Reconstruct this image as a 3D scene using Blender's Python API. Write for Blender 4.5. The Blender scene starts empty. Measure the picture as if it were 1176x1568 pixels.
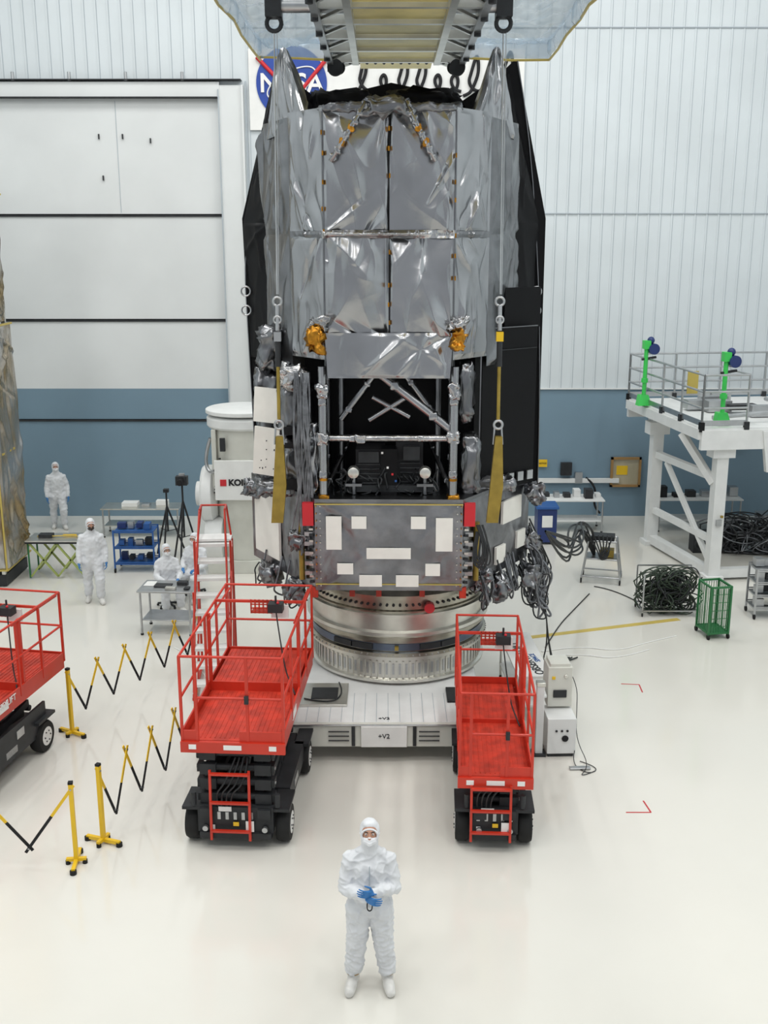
import bpy, bmesh, math, random
from mathutils import Vector, Matrix, noise, Euler
random.seed(7)
V=Vector
sc=bpy.context.scene
COL=sc.collection
rad=math.radians

# ------------------------------------------------------------------ materials
def mat(name,col,rough=.5,metal=0,bump=None,var=None,alpha=None,trans=0,coat=0,stretch=None,col2=None,spec=None):
    m=bpy.data.materials.new(name); m.use_nodes=True
    nt=m.node_tree; b=nt.nodes['Principled BSDF']
    b.inputs['Base Color'].default_value=(*col,1)
    b.inputs['Roughness'].default_value=rough
    b.inputs['Metallic'].default_value=metal
    if spec is not None: b.inputs['Specular IOR Level'].default_value=spec
    if alpha is not None: b.inputs['Alpha'].default_value=alpha
    if trans: b.inputs['Transmission Weight'].default_value=trans
    if coat: b.inputs['Coat Weight'].default_value=coat
    tc=nt.nodes.new('ShaderNodeTexCoord'); mp=nt.nodes.new('ShaderNodeMapping')
    nt.links.new(tc.outputs['Object'],mp.inputs['Vector'])
    if stretch: mp.inputs['Scale'].default_value=stretch
    vs,va=var if var else (3,.06)
    n=nt.nodes.new('ShaderNodeTexNoise'); n.inputs['Scale'].default_value=vs; n.inputs['Detail'].default_value=5
    nt.links.new(mp.outputs[0],n.inputs['Vector'])
    r=nt.nodes.new('ShaderNodeValToRGB')
    c2=col2 if col2 else tuple(max(0,c*(1-va)) for c in col)
    r.color_ramp.elements[0].position=.35; r.color_ramp.elements[1].position=.65
    r.color_ramp.elements[0].color=(*c2,1)
    r.color_ramp.elements[1].color=(*[min(1,c*(1+va*.3)) for c in col],1)
    nt.links.new(n.outputs['Fac'],r.inputs['Fac']); nt.links.new(r.outputs[0],b.inputs['Base Color'])
    if bump:
        n2=nt.nodes.new('ShaderNodeTexNoise'); n2.inputs['Scale'].default_value=bump[0]; n2.inputs['Detail'].default_value=4
        nt.links.new(mp.outputs[0],n2.inputs['Vector'])
        bp=nt.nodes.new('ShaderNodeBump'); bp.inputs['Strength'].default_value=bump[1]; bp.inputs['Distance'].default_value=.02
        nt.links.new(n2.outputs['Fac'],bp.inputs['Height']); nt.links.new(bp.outputs[0],b.inputs['Normal'])
    return m

M={}
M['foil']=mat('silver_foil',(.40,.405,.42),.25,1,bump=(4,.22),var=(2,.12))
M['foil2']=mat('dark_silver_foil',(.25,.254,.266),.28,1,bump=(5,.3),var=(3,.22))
M['foilb']=mat('bright_foil',(.58,.58,.59),.24,1,bump=(14,.6),var=(4,.45))
M['busfoil']=mat('bus_foil',(.29,.295,.315),.30,1,bump=(7,.35),var=(2.5,.3))
M['gold']=mat('gold_kapton',(.60,.27,.035),.28,1,bump=(14,.6),var=(5,.5))
M['brass']=mat('brass_sling',(.38,.27,.055),.4,.6,var=(6,.2))
M['black']=mat('black_film',(.003,.003,.004),.5,0,bump=(3,.15),spec=.2)
M['blackm']=mat('black_matte',(.012,.012,.014),.6,spec=.3)
M['white']=mat('white_paint',(.78,.79,.78),.45)
M['patch']=mat('white_radiator',(.88,.86,.80),.35)
M['wallw']=mat('wall_panel_white',(.66,.71,.735),.5,var=(.6,.05))
M['wallg']=mat('wall_joint_grey',(.44,.49,.53),.5)  # plain grey for rib gaps, panel seams, grooves and small trim
M['doorw']=mat('door_white',(.73,.75,.75),.45,var=(.5,.06))
M['blue']=mat('wall_blue',(.18,.275,.35),.45,var=(.5,.06))
M['red']=mat('lift_red',(.60,.035,.015),.4,var=(2,.15),coat=.1)
M['redk']=mat('deck_red',(.56,.04,.018),.5,var=(6,.3))
M['steel']=mat('steel',(.5,.51,.52),.35,.9,var=(3,.15))
M['alum']=mat('aluminium',(.70,.69,.64),.33,.9,var=(3,.12))
M['ringd']=mat('ring_metal',(.42,.40,.34),.28,1,var=(3,.2))
M['ringb']=mat('ring_bluegrey',(.13,.16,.22),.3,.8,var=(3,.2))
M['tyre']=mat('rubber',(.015,.015,.015),.7,spec=.3)
M['char']=mat('charcoal_paint',(.028,.03,.033),.5,var=(4,.3),spec=.35)
M['yellow']=mat('yellow_paint',(.82,.52,.015),.4)
M['green']=mat('green_paint',(.02,.16,.05),.4)
M['lime']=mat('lime_paint',(.05,.60,.10),.4)
M['bluep']=mat('blue_paint',(.02,.10,.33),.4)
M['dblue']=mat('dark_blue',(.015,.035,.15),.4)
M['beige']=mat('machine_beige',(.66,.66,.60),.45)
M['cable']=mat('cable_black',(.018,.02,.022),.5)
M['cableg']=mat('cable_green',(.035,.055,.035),.5)
M['greyp']=mat('grey_cable_wrap',(.24,.25,.27),.4,.6,bump=(30,.5),var=(5,.5))
M['suit']=mat('cleanroom_suit',(.72,.735,.76),.6,bump=(16,.25),var=(5,.06))
M['bootm']=mat('boot_cover',(.70,.69,.66),.3,bump=(14,.3))
M['glove']=mat('nitrile_glove',(.025,.17,.45),.4)
M['mask']=mat('face_mask',(.82,.83,.86),.7)
M['skin']=mat('skin',(.46,.24,.16),.5)
M['eye']=mat('eye_white',(.7,.7,.7),.2)
M['dark']=mat('dark_brown',(.03,.02,.015),.5)
M['tan']=mat('tan_band',(.4,.26,.1),.5)
M['amber']=mat('amber_wrap',(.44,.44,.44),.26,.75,bump=(4,.5),var=(1.0,.5),col2=(.34,.25,.12))
M['wood']=mat('window_wood',(.35,.2,.07),.5)
M['glass']=mat('window_glass',(.45,.4,.28),.1)
M['film']=mat('plastic_film',(.42,.54,.66),.15,0,bump=(3,.6),alpha=.72)
M['tape']=mat('yellow_tape',(.55,.42,.10),.5)
M['redtape']=mat('red_tape',(.55,.03,.04),.5)
M['goldpan']=mat('goldish_panel',(.78,.64,.20),.35,.2,var=(2,.2))
M['nblue']=mat('logo_blue',(.015,.06,.34),.4)
M['nred']=mat('logo_red',(.60,.02,.03),.4)
M['paper']=mat('label_white',(.84,.84,.82),.5)
M['yg']=mat('yellowgreen_paint',(.35,.42,.12),.5)
M['floor']=mat('epoxy_floor',(.735,.715,.655),.2,var=(.35,.035),spec=.8)
fm=M['floor']; b=fm.node_tree.nodes['Principled BSDF']
nr=fm.node_tree.nodes.new('ShaderNodeTexNoise'); nr.inputs['Scale'].default_value=.8; nr.inputs['Detail'].default_value=6
mr=fm.node_tree.nodes.new('ShaderNodeMapRange'); mr.inputs['To Min'].default_value=.06; mr.inputs['To Max'].default_value=.16
fm.node_tree.links.new(nr.outputs['Fac'],mr.inputs['Value']); fm.node_tree.links.new(mr.outputs[0],b.inputs['Roughness'])

# ------------------------------------------------------------------ builder
class Obj:
    def __init__(s,name,loc=(0,0,0),rz=0):
        s.e=bpy.data.objects.new(name,None); COL.objects.link(s.e)
        s.e.location=loc; s.e.rotation_euler=(0,0,rz); s.e.empty_display_size=.2
        s.p={}; s.full=set()
    def bm(s,part,m):
        k=(part,m)
        if k not in s.p: s.p[k]=bmesh.new()
        return s.p[k]
    def box(s,part,m,c,size,rot=(0,0,0)):
        Mx=Matrix.Translation(V(c))@Euler(rot).to_matrix().to_4x4()@Matrix.Diagonal((*size,1))
        bmesh.ops.create_cube(s.bm(part,m),size=1,matrix=Mx)
    def beam(s,part,m,p,q,w,h=None):
        p=V(p);q=V(q);d=q-p;h=h or w
        R=d.to_track_quat('Z','Y').to_matrix().to_4x4()
        bmesh.ops.create_cube(s.bm(part,m),size=1,matrix=Matrix.Translation((p+q)/2)@R@Matrix.Diagonal((w,h,d.length,1)))
    def cyl(s,part,m,p,q,r,r2=None,seg=14):
        p=V(p);q=V(q);d=q-p
        R=d.to_track_quat('Z','Y').to_matrix().to_4x4()
        bmesh.ops.create_cone(s.bm(part,m),cap_ends=True,segments=seg,radius1=r,radius2=r if r2 is None else r2,depth=d.length,matrix=Matrix.Translation((p+q)/2)@R)
    def sph(s,part,m,c,r,sub=2):
        r=r if hasattr(r,'__len__') else (r,r,r)
        bmesh.ops.create_icosphere(s.bm(part,m),subdivisions=sub,radius=1,matrix=Matrix.Translation(V(c))@Matrix.Diagonal((*r,1)))
    def tube(s,part,m,pts,r,seg=10):
        for a,b in zip(pts[:-1],pts[1:]): s.cyl(part,m,a,b,r,seg=seg)
        for a in pts[1:-1]: s.sph(part,m,a,r,1)
    def ring(s,part,m,c,R,r,axis='Y',seg=20):
        pts=[]
        for i in range(seg+1):
            a=2*math.pi*i/seg
            if axis=='Y': pts.append(V(c)+V((R*math.cos(a),0,R*math.sin(a))))
            elif axis=='Z': pts.append(V(c)+V((R*math.cos(a),R*math.sin(a),0)))
            else: pts.append(V(c)+V((0,R*math.cos(a),R*math.sin(a))))
        s.tube(part,m,pts,r,8)
    def lathe(s,part,m,prof,c=(0,0,0),seg=72,axis='Z'):
        bm=s.bm(part,m); rings=[]
        for r,z in prof:
            ring=[]
            for i in range(seg):
                a=2*math.pi*i/seg
                p=V((r*math.cos(a),r*math.sin(a),z))
                if axis=='X': p=V((z,p.x,p.y))
                if axis=='Y': p=V((p.x,z,p.y))
                ring.append(bm.verts.new(p+V(c)))
            rings.append(ring)
        for A,B in zip(rings[:-1],rings[1:]):
            for i in range(seg):
                j=(i+1)%seg
                bm.faces.new((A[i],A[j],B[j],B[i]))
        bm.faces.new(rings[0][::-1]); bm.faces.new(rings[-1])
    def prism(s,part,m,pts,ext):
        bm=s.bm(part,m); ext=V(ext)
        a=[bm.verts.new(V(p)) for p in pts]; b=[bm.verts.new(V(p)+ext) for p in pts]
        n=len(a)
        bm.faces.new(a[::-1]); bm.faces.new(b)
        for i in range(n): bm.faces.new((a[i],a[(i+1)%n],b[(i+1)%n],b[i]))
    def foil(s,part,m,c00,c10,c11,c01,out,amp=.05,nc=22,seed=0,n=56,vert=.75,pin=.05,bulge=.03,wide=1.0):
        """a crinkled blanket: ridged tension folds that radiate from its edges and corners"""
        s.full.add((part,m))
        rnd=random.Random(seed)
        c00,c10,c11,c01=map(V,(c00,c10,c11,c01))
        W=(c10-c00).length; H=(c01-c00).length
        N=(c10-c00).cross(c01-c00).normalized()
        if N.dot(V(out))<0: N=-N
        cr=[]
        for k in range(nc):
            if rnd.random()<.75:
                e=rnd.choice(((0,0),(1,0),(0,1),(1,1),(rnd.random(),1),(rnd.random(),0),(rnd.random(),0)))
            else: e=(rnd.random(),rnd.random())
            ox,oy=e[0]*W,e[1]*H
            if rnd.random()<vert: a=rad(90+rnd.gauss(0,17))
            else: a=rnd.uniform(rad(20),rad(160))
            if oy>=H*.99: a=-a
            dx,dy=math.cos(a),math.sin(a)
            if (ox<=0 and dx<0) or (ox>=W*.99 and dx>0): dx=-dx
            cr.append((ox,oy,dx,dy,rnd.uniform(.35,.95)*max(W,H),rnd.uniform(.05,.2)*wide,rnd.choice((-1,1,1))*rnd.uniform(.4,1.1)))
        nu=n; nv=max(8,int(n*H/W)); nv=min(nv,150)
        bm=s.bm(part,m); g=[]
        for j in range(nv+1):
            row=[]; v=j/nv
            for i in range(nu+1):
                u=i/nu
                p=(c00*(1-u)+c10*u)*(1-v)+(c01*(1-u)+c11*u)*v
                x,y=u*W,v*H; d=0
                wx=x+.05*noise.noise(V((x*2,y*2,seed+.5)))
                for ox,oy,dx,dy,L,w,sg in cr:
                    rx,ry=wx-ox,y-oy; t=rx*dx+ry*dy
                    if -.05<t<L:
                        q=abs(-rx*dy+ry*dx)/(w*(.3+1.3*max(t,0)/L))
                        if q<1:
                            k=1-q; d+=sg*k*k*(1.6-.6*k)*math.sin(math.pi*min(1,(t+.05)/L)**.6)*min(1.3,w/.1)
                d*=amp*.62
                d+=amp*.9*noise.noise(V((x*1.9+seed,y*.8,seed*1.7)))
                rg=1-abs(noise.noise(V((x*3.0+seed,y*1.3+x*.8,3.3+seed))))
                d+=amp*.4*rg*rg*rg
                d+=bulge*math.sin(math.pi*u)*math.sin(math.pi*v)
                e=min(1,min(u,1-u)*W/pin)*min(1,.2+min(v,1-v)*H/pin)
                row.append(bm.verts.new(p+N*d*e))
            g.append(row)
        for j in range(nv):
            for i in range(nu):
                bm.faces.new((g[j][i],g[j][i+1],g[j+1][i+1],g[j+1][i]))
    def lump(s,part,m,c,size,amp=.04,seed=0,fr=5,sub=4):
        s.full.add((part,m))
        t=bmesh.new(); bmesh.ops.create_icosphere(t,subdivisions=sub,radius=1)
        bm=s.bm(part,m); mp={}
        for v in t.verts:
            p=v.co.copy()
            q=V([math.copysign(abs(k)**.45,k) for k in p])
            w=V((q.x*size[0]/2,q.y*size[1]/2,q.z*size[2]/2))
            r1=1-abs(noise.noise(w*fr*1.6+V((0,seed,seed)))); r2=1-abs(noise.noise(w*fr*3.5+V((seed,2,seed))))
            dn=noise.noise(w*fr+V((seed*3.1,seed,0)))+.9*(r1**3)-.5+.35*r2**3
            mp[v.index]=bm.verts.new(V(c)+w+p*dn*amp)
        for f in t.faces: bm.faces.new([mp[v.index] for v in f.verts])
        t.free()
    def curve(s,part,m,paths,r):
        cu=bpy.data.curves.new(part,'CURVE'); cu.dimensions='3D'; cu.bevel_depth=r; cu.bevel_resolution=2; cu.resolution_u=5
        for pts in paths:
            sp=cu.splines.new('NURBS'); sp.points.add(len(pts)-1)
            for a,p in zip(sp.points,pts): a.co=(*p,1)
            sp.use_endpoint_u=True; sp.order_u=3
        cu.materials.append(M[m]); o=bpy.data.objects.new(part,cu); COL.objects.link(o); o.parent=s.e
        return o
    def text(s,part,m,body,c,size,rot=(math.pi/2,0,0),shear=0,off=0):
        cu=bpy.data.curves.new(part,'FONT'); cu.body=body; cu.size=size; cu.extrude=.004; cu.align_x='CENTER'; cu.align_y='CENTER'; cu.shear=shear; cu.offset=off
        cu.materials.append(M[m]); o=bpy.data.objects.new(part,cu); COL.objects.link(o); o.parent=s.e; o.location=c; o.rotation_euler=rot
        return o
    def done(s,bevel=0):
        for (part,m),bm in s.p.items():
            bmesh.ops.recalc_face_normals(bm,faces=bm.faces)
            me=bpy.data.meshes.new(part); bm.to_mesh(me); bm.free()
            me.materials.append(M[m]); me.shade_smooth()
            if (part,m) not in s.full: me.set_sharp_from_angle(angle=rad(38))
            o=bpy.data.objects.new(part+'_'+m if (part in [k[0] for k in s.p if k!=(part,m)]) else part,me)
            COL.objects.link(o); o.parent=s.e
            if bevel:
                md=o.modifiers.new('bevel','BEVEL'); md.width=bevel; md.segments=2; md.limit_method='ANGLE'; md.angle_limit=rad(50)
        s.p={}
        return s.e

def slab(name,m,lo,hi):
    me=bpy.data.meshes.new(name); bm=bmesh.new()
    lo=V(lo);hi=V(hi)
    bmesh.ops.create_cube(bm,size=1,matrix=Matrix.Translation((lo+hi)/2)@Matrix.Diagonal((*(hi-lo),1)))
    bm.to_mesh(me); bm.free(); me.materials.append(M[m])
    o=bpy.data.objects.new(name,me); COL.objects.link(o); return o

# ------------------------------------------------------------------ room
WY=28.2
slab('floor','floor',(-14,-4,-.2),(14,WY+.3,0))
slab('ceiling','white',(-14,-4,18),(14,WY+.3,18.2))
slab('wall_left','wallw',(-14.2,-4,0),(-14,WY+.3,18))
slab('wall_right','wallw',(14,-4,0),(14.2,WY+.3,18))
wb=Obj('wall_back',(0,0,0))
BL=3.52
wb.box('cladding','wallw',(5.24,WY+.15,(18+BL)/2),(17.5,.3,18-BL))
wb.box('wainscot','blue',(5.24,WY+.15,BL/2),(17.5,.3,BL))
wb.box('cladding','wallw',(-8.76,WY+.15,(18+11.1)/2),(10.5,.3,18-11.1))
x=-3.4
while x<14:
    wb.box('ribs','wallw',(x,WY-.008,(18+BL)/2),(.04,.02,18-BL)); wb.box('rib_gaps','wallg',(x+.03,WY-.002,(18+BL)/2),(.012,.006,18-BL)); x+=.3
x=-14
while x<-3.5:
    wb.box('ribs','wallw',(x,WY-.008,14.6),(.04,.02,6.8)); wb.box('rib_gaps','wallg',(x+.03,WY-.002,14.6),(.012,.006,6.8)); x+=.3
for z in (8.03,12.45):
    wb.box('seam','wallg',(5.24,WY-.02,z),(17.5,.03,.025))
wb.box('seam','white',(5.24,WY-.03,BL),(17.5,.05,.03))
wb.done()
fr=Obj('trim_1')
fr.box('jamb','doorw',(-3.84,WY-.06,5.5),(.6,.16,11.2))
fr.box('jamb_edge','doorw',(-3.53,WY-.1,5.5),(.05,.24,11.2)); fr.box('jamb_edge','wallg',(-4.13,WY-.1,5.5),(.025,.2,11.0))
fr.box('header','doorw',(-9.0,WY-.06,11.0),(9.8,.2,.36))
fr.box('header_edge','char',(-9.0,WY-.12,11.22),(10.9,.25,.03)); fr.box('header_edge','char',(-9.0,WY-.12,10.81),(9.7,.2,.03))
for x in (-9.2,-7.8,-6.4,-5.0): fr.cyl('conduit','steel',(x,WY-.2,11.2),(x,WY-.2,11.4),.04)
fr.cyl('conduit','wallg',(-3.45,WY-.1,2.8),(-3.45,WY-.1,11.2),.02)
fr.done(.008)
dr=Obj('door_1')
for z0,z1,m in ((0,2.65,'blue'),(2.7,BL,'blue'),(BL,5.3,'doorw'),(5.36,7.96,'doorw'),(8.02,10.83,'doorw')):
    dr.box('panel',m,(-9.05,WY+.06,(z0+z1)/2),(9.85,.12,z1-z0))
dr.box('seam_gap','blackm',(-9.05,WY+.12,5.4),(9.9,.08,10.9))
for z in (5.31,7.97,2.66): dr.box('seam_rail','char',(-9.05,WY-.015,z),(9.8,.04,.045))
dr.box('panel_joint','wallg',(-6.75,WY-.003,9.4),(.014,.012,2.7))
for x,z in ((-7.2,9.9),(-6.6,9.9),(-5.9,9.8),(-7.15,8.9)): dr.box('handle','char',(x,WY-.03,z),(.03,.05,.12))
dr.done()
bn=Obj('wall_banner',(0,WY-.06,0))
bn.box('panel','paper',(.06,0,11.0),(6.85,.04,1.9))
bn.lathe('logo_disc','nblue',[(.88,-.05),(.88,-.03)],(-2.3,0,11.15),axis='Y')
bn.text('logo_text','paper','NASA',(-2.3,-.08,11.13),.62,off=.012)
bn.curve('logo_swoosh','nred',[[(-3.15,-.07,11.75),(-2.6,-.07,11.2),(-2.2,-.07,10.8),(-1.7,-.07,11.4),(-1.2,-.07,11.95)]],.05)
bn.curve('logo_orbit','paper',[[(-2.3+.62*math.cos(a)*1.0,-.065,11.15+.3*math.sin(a)+.25*math.cos(a)) for a in [i*.42 for i in range(16)]]],.018)
scr=[]
x0=-.95
for k,(w,h) in enumerate(((.6,.9),(.4,.45),(.4,.85),(.4,.85),(.4,.45),(.34,.45),(.42,.9),(.34,1.1),(.3,1.0))):
    pts=[]
    for i in range(13):
        t=i/12*2*math.pi
        hh=h if i in(3,4,5,6) else .42
        pts.append((x0+w*i/12*1.0+.16*math.sin(t)+.2*hh,-.06,10.85+hh*(.5-.5*math.cos(t))+.1*i/12))
    scr.append(pts); x0+=w+.05
bn.curve('script_lettering','blackm',scr,.04)
bn.done()
wn=Obj('window_1',(6.58,WY-.06,1.25))
wn.box('pane','glass',(0,.02,0),(.7,.03,.7))
for x in (-.38,.38): wn.box('frame','wood',(x,0,0),(.06,.08,.82))
for z in (-.38,.38): wn.box('frame','wood',(0,0,z),(.82,.08,.06))
wn.box('notice','yellow',(-.1,-.0,.05),(.3,.01,.25)); wn.done()
wf=Obj('wall_service_boxes',(0,WY-.08,0))
wf.box('sign','yellow',(4.3,0,1.5),(.26,.03,.2)); wf.text('sign_text','blackm','NOTICE',(4.3,-.02,1.5),.06)
wf.box('outlet','char',(4.95,-.02,1.35),(.3,.12,.35)); wf.box('outlet','steel',(5.3,0,1.1),(.2,.1,.3))
wf.box('junction','char',(4.0,0,2.5),(.22,.06,.25)); wf.box('junction','char',(9.1,0,2.2),(.2,.06,.3)); wf.box('junction','char',(9.6,0,2.2),(.25,.06,.4))
wf.box('raceway','white',(4.9,0,1.02),(3.0,.08,.12)); wf.box('raceway','steel',(9.1,0,2.75),(4,.06,.1))
wf.curve('hose','blackm',[[(5.5,0,1.1),(5.8,-.1,.9),(5.7,-.1,.3),(5.9,-.2,.15)]],.03)
wf.done()

def floor_mark(name,m,pts,w):
    o=Obj(name)
    for a,b_ in zip(pts[:-1],pts[1:]): o.beam('strip',m,(a[0],a[1],.002),(b_[0],b_[1],.002),w,.004)
    o.done()
floor_mark('floor_tape','tape',[(2.8,18.95),(5.9,19.95)],.14)
floor_mark('floor_mark','redtape',[(4.05,16.75),(4.35,16.72),(4.33,16.4)],.02)
floor_mark('floor_mark','redtape',[(3.2,12.55),(3.53,12.55),(3.5,12.85)],.02)
fc=Obj('floor_cables'); rn=random.Random(11)
fc.curve('cords_white','paper',[[(2.9,18.2,.01),(3.6,18.5,.01),(4.3,18.2,.01),(5.0,18.7,.01),(5.6,19.0,.01)],[(3.0,18.0,.01),(3.6,18.1,.01),(4.2,17.8,.01),(4.9,18.3,.01)],[(-2.6,16.0,.01),(-3.0,16.8,.01),(-3.5,18.0,.01),(-3.9,18.4,.01)]],.01)
fc.curve('cords','cable',[[(3.0,18.4,.012),(3.4,19.5,.012),(3.9,20.5,.012),(4.4,21.5,.012)],[(5.3,21,.012),(5.0,21.8,.012),(4.6,22.0,.012)]],.012); fc.done()

# ------------------------------------------------------------------ space telescope
rn=random.Random(5)
T=Obj('space_telescope',(.1,16.7,0),rad(-1))
zb,zt=2.3,3.64
hexc=[(-1.08,-1.8),(1.08,-1.8),(2.25,0),(1.08,1.8),(-1.08,1.8),(-2.25,0)]
T.prism('bus_core','foil2',[(x*.96,y*.96,zb) for x,y in hexc],(0,0,zt-zb))
for i in range(6):
    a=hexc[i];c=hexc[(i+1)%6]
    nx,ny=(a[0]+c[0])/2,(a[1]+c[1])/2
    T.foil('bus_panels','busfoil',(a[0],a[1],zb),(c[0],c[1],zb),(c[0],c[1],zt),(a[0],a[1],zt),(nx,ny,0),amp=.022,nc=16,seed=i+40,n=70 if i in(0,1,5) else 20,vert=.4,wide=.6,bulge=.01)
def fpatch(x0,x1,y0,y1,m='patch'):
    u0=(x0-485)/220;u1=(x1-485)/220;v0=1-(y0-770)/135;v1=1-(y1-770)/135
    X0,X1=-1.08+2.16*u0,-1.08+2.16*u1;Z0,Z1=zb+v1*(zt-zb),zb+v0*(zt-zb)
    T.box('radiator_patches',m,((X0+X1)/2,-1.845,(Z0+Z1)/2),(X1-X0,.04,Z1-Z0))
for r in ((502,525,790,840),(540,562,790,808),(628,650,790,808),(665,690,792,842),(562,628,838,854),(518,542,862,878),(551,585,880,897),(606,640,880,897),(650,672,862,880)): fpatch(*r)
T.box('tape_edges','tape',(0,-1.83,zt-.02),(2.16,.03,.012)); T.box('tape_edges','tape',(0,-1.82,zb+.1),(2.16,.03,.008))
for i in range(12):
    for s in (-1,1):
        T.box('tape_edges','gold',(s*1.06,-1.83,zb+.08+i*.11),(.015,.02,.02)); T.cyl('edge_rivets','alum',(s*1.0,-1.80,zb+.08+i*.11),(s*1.0,-1.835,zb+.08+i*.11),.01,seg=8)
sa=math.atan2(1.8,1.17)
def spatch(t,z,w,h,side=1):
    x=side*(1.08+1.17*t); y=-1.8+1.8*t
    n=V((side*1.8,-1.17,0)).normalized()*.04
    T.box('radiator_patches','patch',(x+n.x,y+n.y,z),(w,.04,h),(0,0,side*sa))
spatch(.68,3.25,.62,.36);spatch(.52,2.6,.3,.28);spatch(.84,2.7,.28,.28)
spatch(.70,2.98,.85,1.0,-1)
for s in (-1,1):
    T.box('corner_brackets','nred',(s*1.18,-1.76,3.46),(.16,.1,.34)); T.box('corner_brackets','redk',(s*1.10,-1.74,2.26),(.1,.1,.16))
    T.cyl('corner_fittings','brass',(s*1.30,-1.58,2.4),(s*1.30,-1.58,3.3),.045)
    for k in range(5): T.box('corner_fittings','steel',(s*1.18,-1.70,2.55+k*.15),(.12,.1,.06))
    for k in range(10): T.box('edge_tabs','alum' if k%2 else 'char',(s*1.14,-1.76,2.42+k*.09),(.06,.05,.03))
for x in (-.55,-.15,.5): T.box('corner_brackets','redk',(x,-1.6,2.2),(.08,.1,.1))
T.prism('bus_deck','foil2',[(x,y,zt) for x,y in hexc],(0,0,.05))
T.prism('inner_shroud','black',[(-1.3,-.5,zt),(1.3,-.5,zt),(1.8,.5,zt),(-1.8,.5,zt)],(0,0,5.2))
def st(a,b,r=.05,m='foil',wr=True,gold=0):
    T.cyl('truss_struts',m,a,b,r,seg=14)
    a=V(a);b=V(b)
    if wr:
        T.lump('truss_wraps',m,a.lerp(b,.22),(r*2.0,)*3,.015,seed=a.x,fr=12,sub=3); T.lump('truss_wraps',m,a.lerp(b,.75),(r*2.0,)*3,.015,seed=b.x,fr=12,sub=3)
    for k in range(gold):
        p=a.lerp(b,(k+.6)/(gold+.3)); d=(b-a).normalized()*.02; T.cyl('strut_tape','gold',p-d,p+d,r*1.04,seg=14)
yf=-1.68
for x in (-.95,.93):
    st((x,yf,3.6),(x,yf,5.6),.062,'foil',True,3); st((x,-.7,3.6),(x,-.7,5.9),.05,'foil2')
    st((x,yf,4.57),(x*.95,-.6,4.4),.04,'foil2'); st((x,yf,3.75),(x*.6,-.7,4.45),.035,'foil2')
    T.lump('joint_wraps','foilb',(x,yf,4.57),(.16,.14,.2),.04,seed=int(x*10),fr=9); T.lump('joint_wraps','gold',(x,yf,3.70),(.16,.16,.07),.02,seed=3+int(x*10))
    T.lump('joint_wraps','foil',(x,yf,5.25),(.15,.15,.2),.04,seed=7+int(x*10),fr=9)
st((-.93,yf,4.57),(.93,yf,4.57),.05,'foilb')
st((-.15,yf+.05,5.5),(.9,yf+.05,4.68),.065,'foil')
T.lump('joint_wraps','foilb',(-.4,yf-.02,4.56),(.16,.14,.13),.03,seed=9)
T.cyl('truss_struts','foil2',(-.85,-.8,5.35),(.85,-.8,5.35),.05)
st((-.72,-1.1,4.75),(-.2,-1.1,5.45),.05,'foil'); st((.2,-1.05,5.45),(.72,-1.05,4.75),.05,'foil'); st((-.3,-1.2,4.75),(.25,-1.2,5.1),.045,'foil',False); st((.3,-1.2,4.8),(-.25,-1.2,5.1),.045,'foil',False)
st((-.72,-1.2,3.65),(-.35,-1.2,4.3),.035,'foil'); st((.72,-1.2,3.65),(.35,-1.2,4.3),.035,'foil')
for x in (-.72,.72): T.cyl('truss_struts','foil2',(x,-1.05,3.65),(x,-1.05,5.5),.045)
T.box('instrument_boxes','blackm',(-.28,-1.2,4.05),(.42,.5,.62)); T.box('instrument_boxes','blackm',(.3,-1.1,4.1),(.4,.5,.7)); T.box('instrument_boxes','black',(0,-1.35,3.95),(.24,.3,.85))
T.box('instrument_boxes','char',(0,-1.3,3.78),(1.3,.4,.1)); T.box('instrument_boxes','char',(-.3,-1.45,4.25),(.3,.1,.16)); T.box('instrument_boxes','char',(.33,-1.4,4.3),(.24,.1,.2))
for k in range(5): T.box('instrument_boxes','char',(-.3,-1.46,3.86+k*.07),(.34,.03,.02)); T.box('instrument_boxes','char',(.31,-1.36,3.86+k*.07),(.3,.03,.02))
for x in (-.52,.53):
    T.lathe('star_trackers','alum',[(.04,-.12),(.08,-.1),(.09,.02),(.06,.05),(.05,.12)],(x,-1.52,4.04),seg=20,axis='Y')
    T.cyl('star_trackers','foil2',(x,-1.5,3.7),(x,-1.5,3.98),.035); T.box('star_trackers','foil2',(x,-1.5,3.85),(.24,.16,.04))
for x,z,m in ((-.02,4.1,'paper'),(.05,4.0,'nred'),(.1,3.9,'bluep'),(-.1,4.32,'paper')): T.box('instrument_labels',m,(x,-1.51,z),(.03,.01,.03))
cab=[]
for k in range(22):
    x=rn.uniform(-.9,.9); pts=[]
    for i in range(6): pts.append((x+rn.uniform(-.12,.12),-1.45+rn.uniform(-.15,.15),3.68+i*.07*rn.uniform(.6,1.3))); x+=rn.uniform(-.1,.1)
    cab.append(pts)
T.curve('harness','cable',cab,.014)
T.lump('equipment_bays','foil2',(-1.42,-1.0,4.95),(.45,.6,.8),.09,1,fr=7); T.lump('equipment_bays','foil2',(-1.4,-1.1,4.1),(.42,.5,.8),.09,2,fr=7)
T.lump('equipment_bays','foilb',(-1.40,-1.35,5.4),(.34,.3,.30),.09,3,fr=8); T.lump('equipment_bays','foil2',(1.2,-1.2,4.1),(.24,.5,.9),.06,4,fr=8); T.lump('equipment_bays','foil2',(1.12,-1.3,5.2),(.18,.4,.9),.05,5,fr=8)
T.lump('equipment_bays','foil2',(-1.85,-.4,4.5),(.4,.7,2.0),.09,6,fr=7); T.lump('equipment_bays','foil2',(-1.82,-.6,5.75),(.3,.6,.6),.12,7,fr=7)
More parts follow.
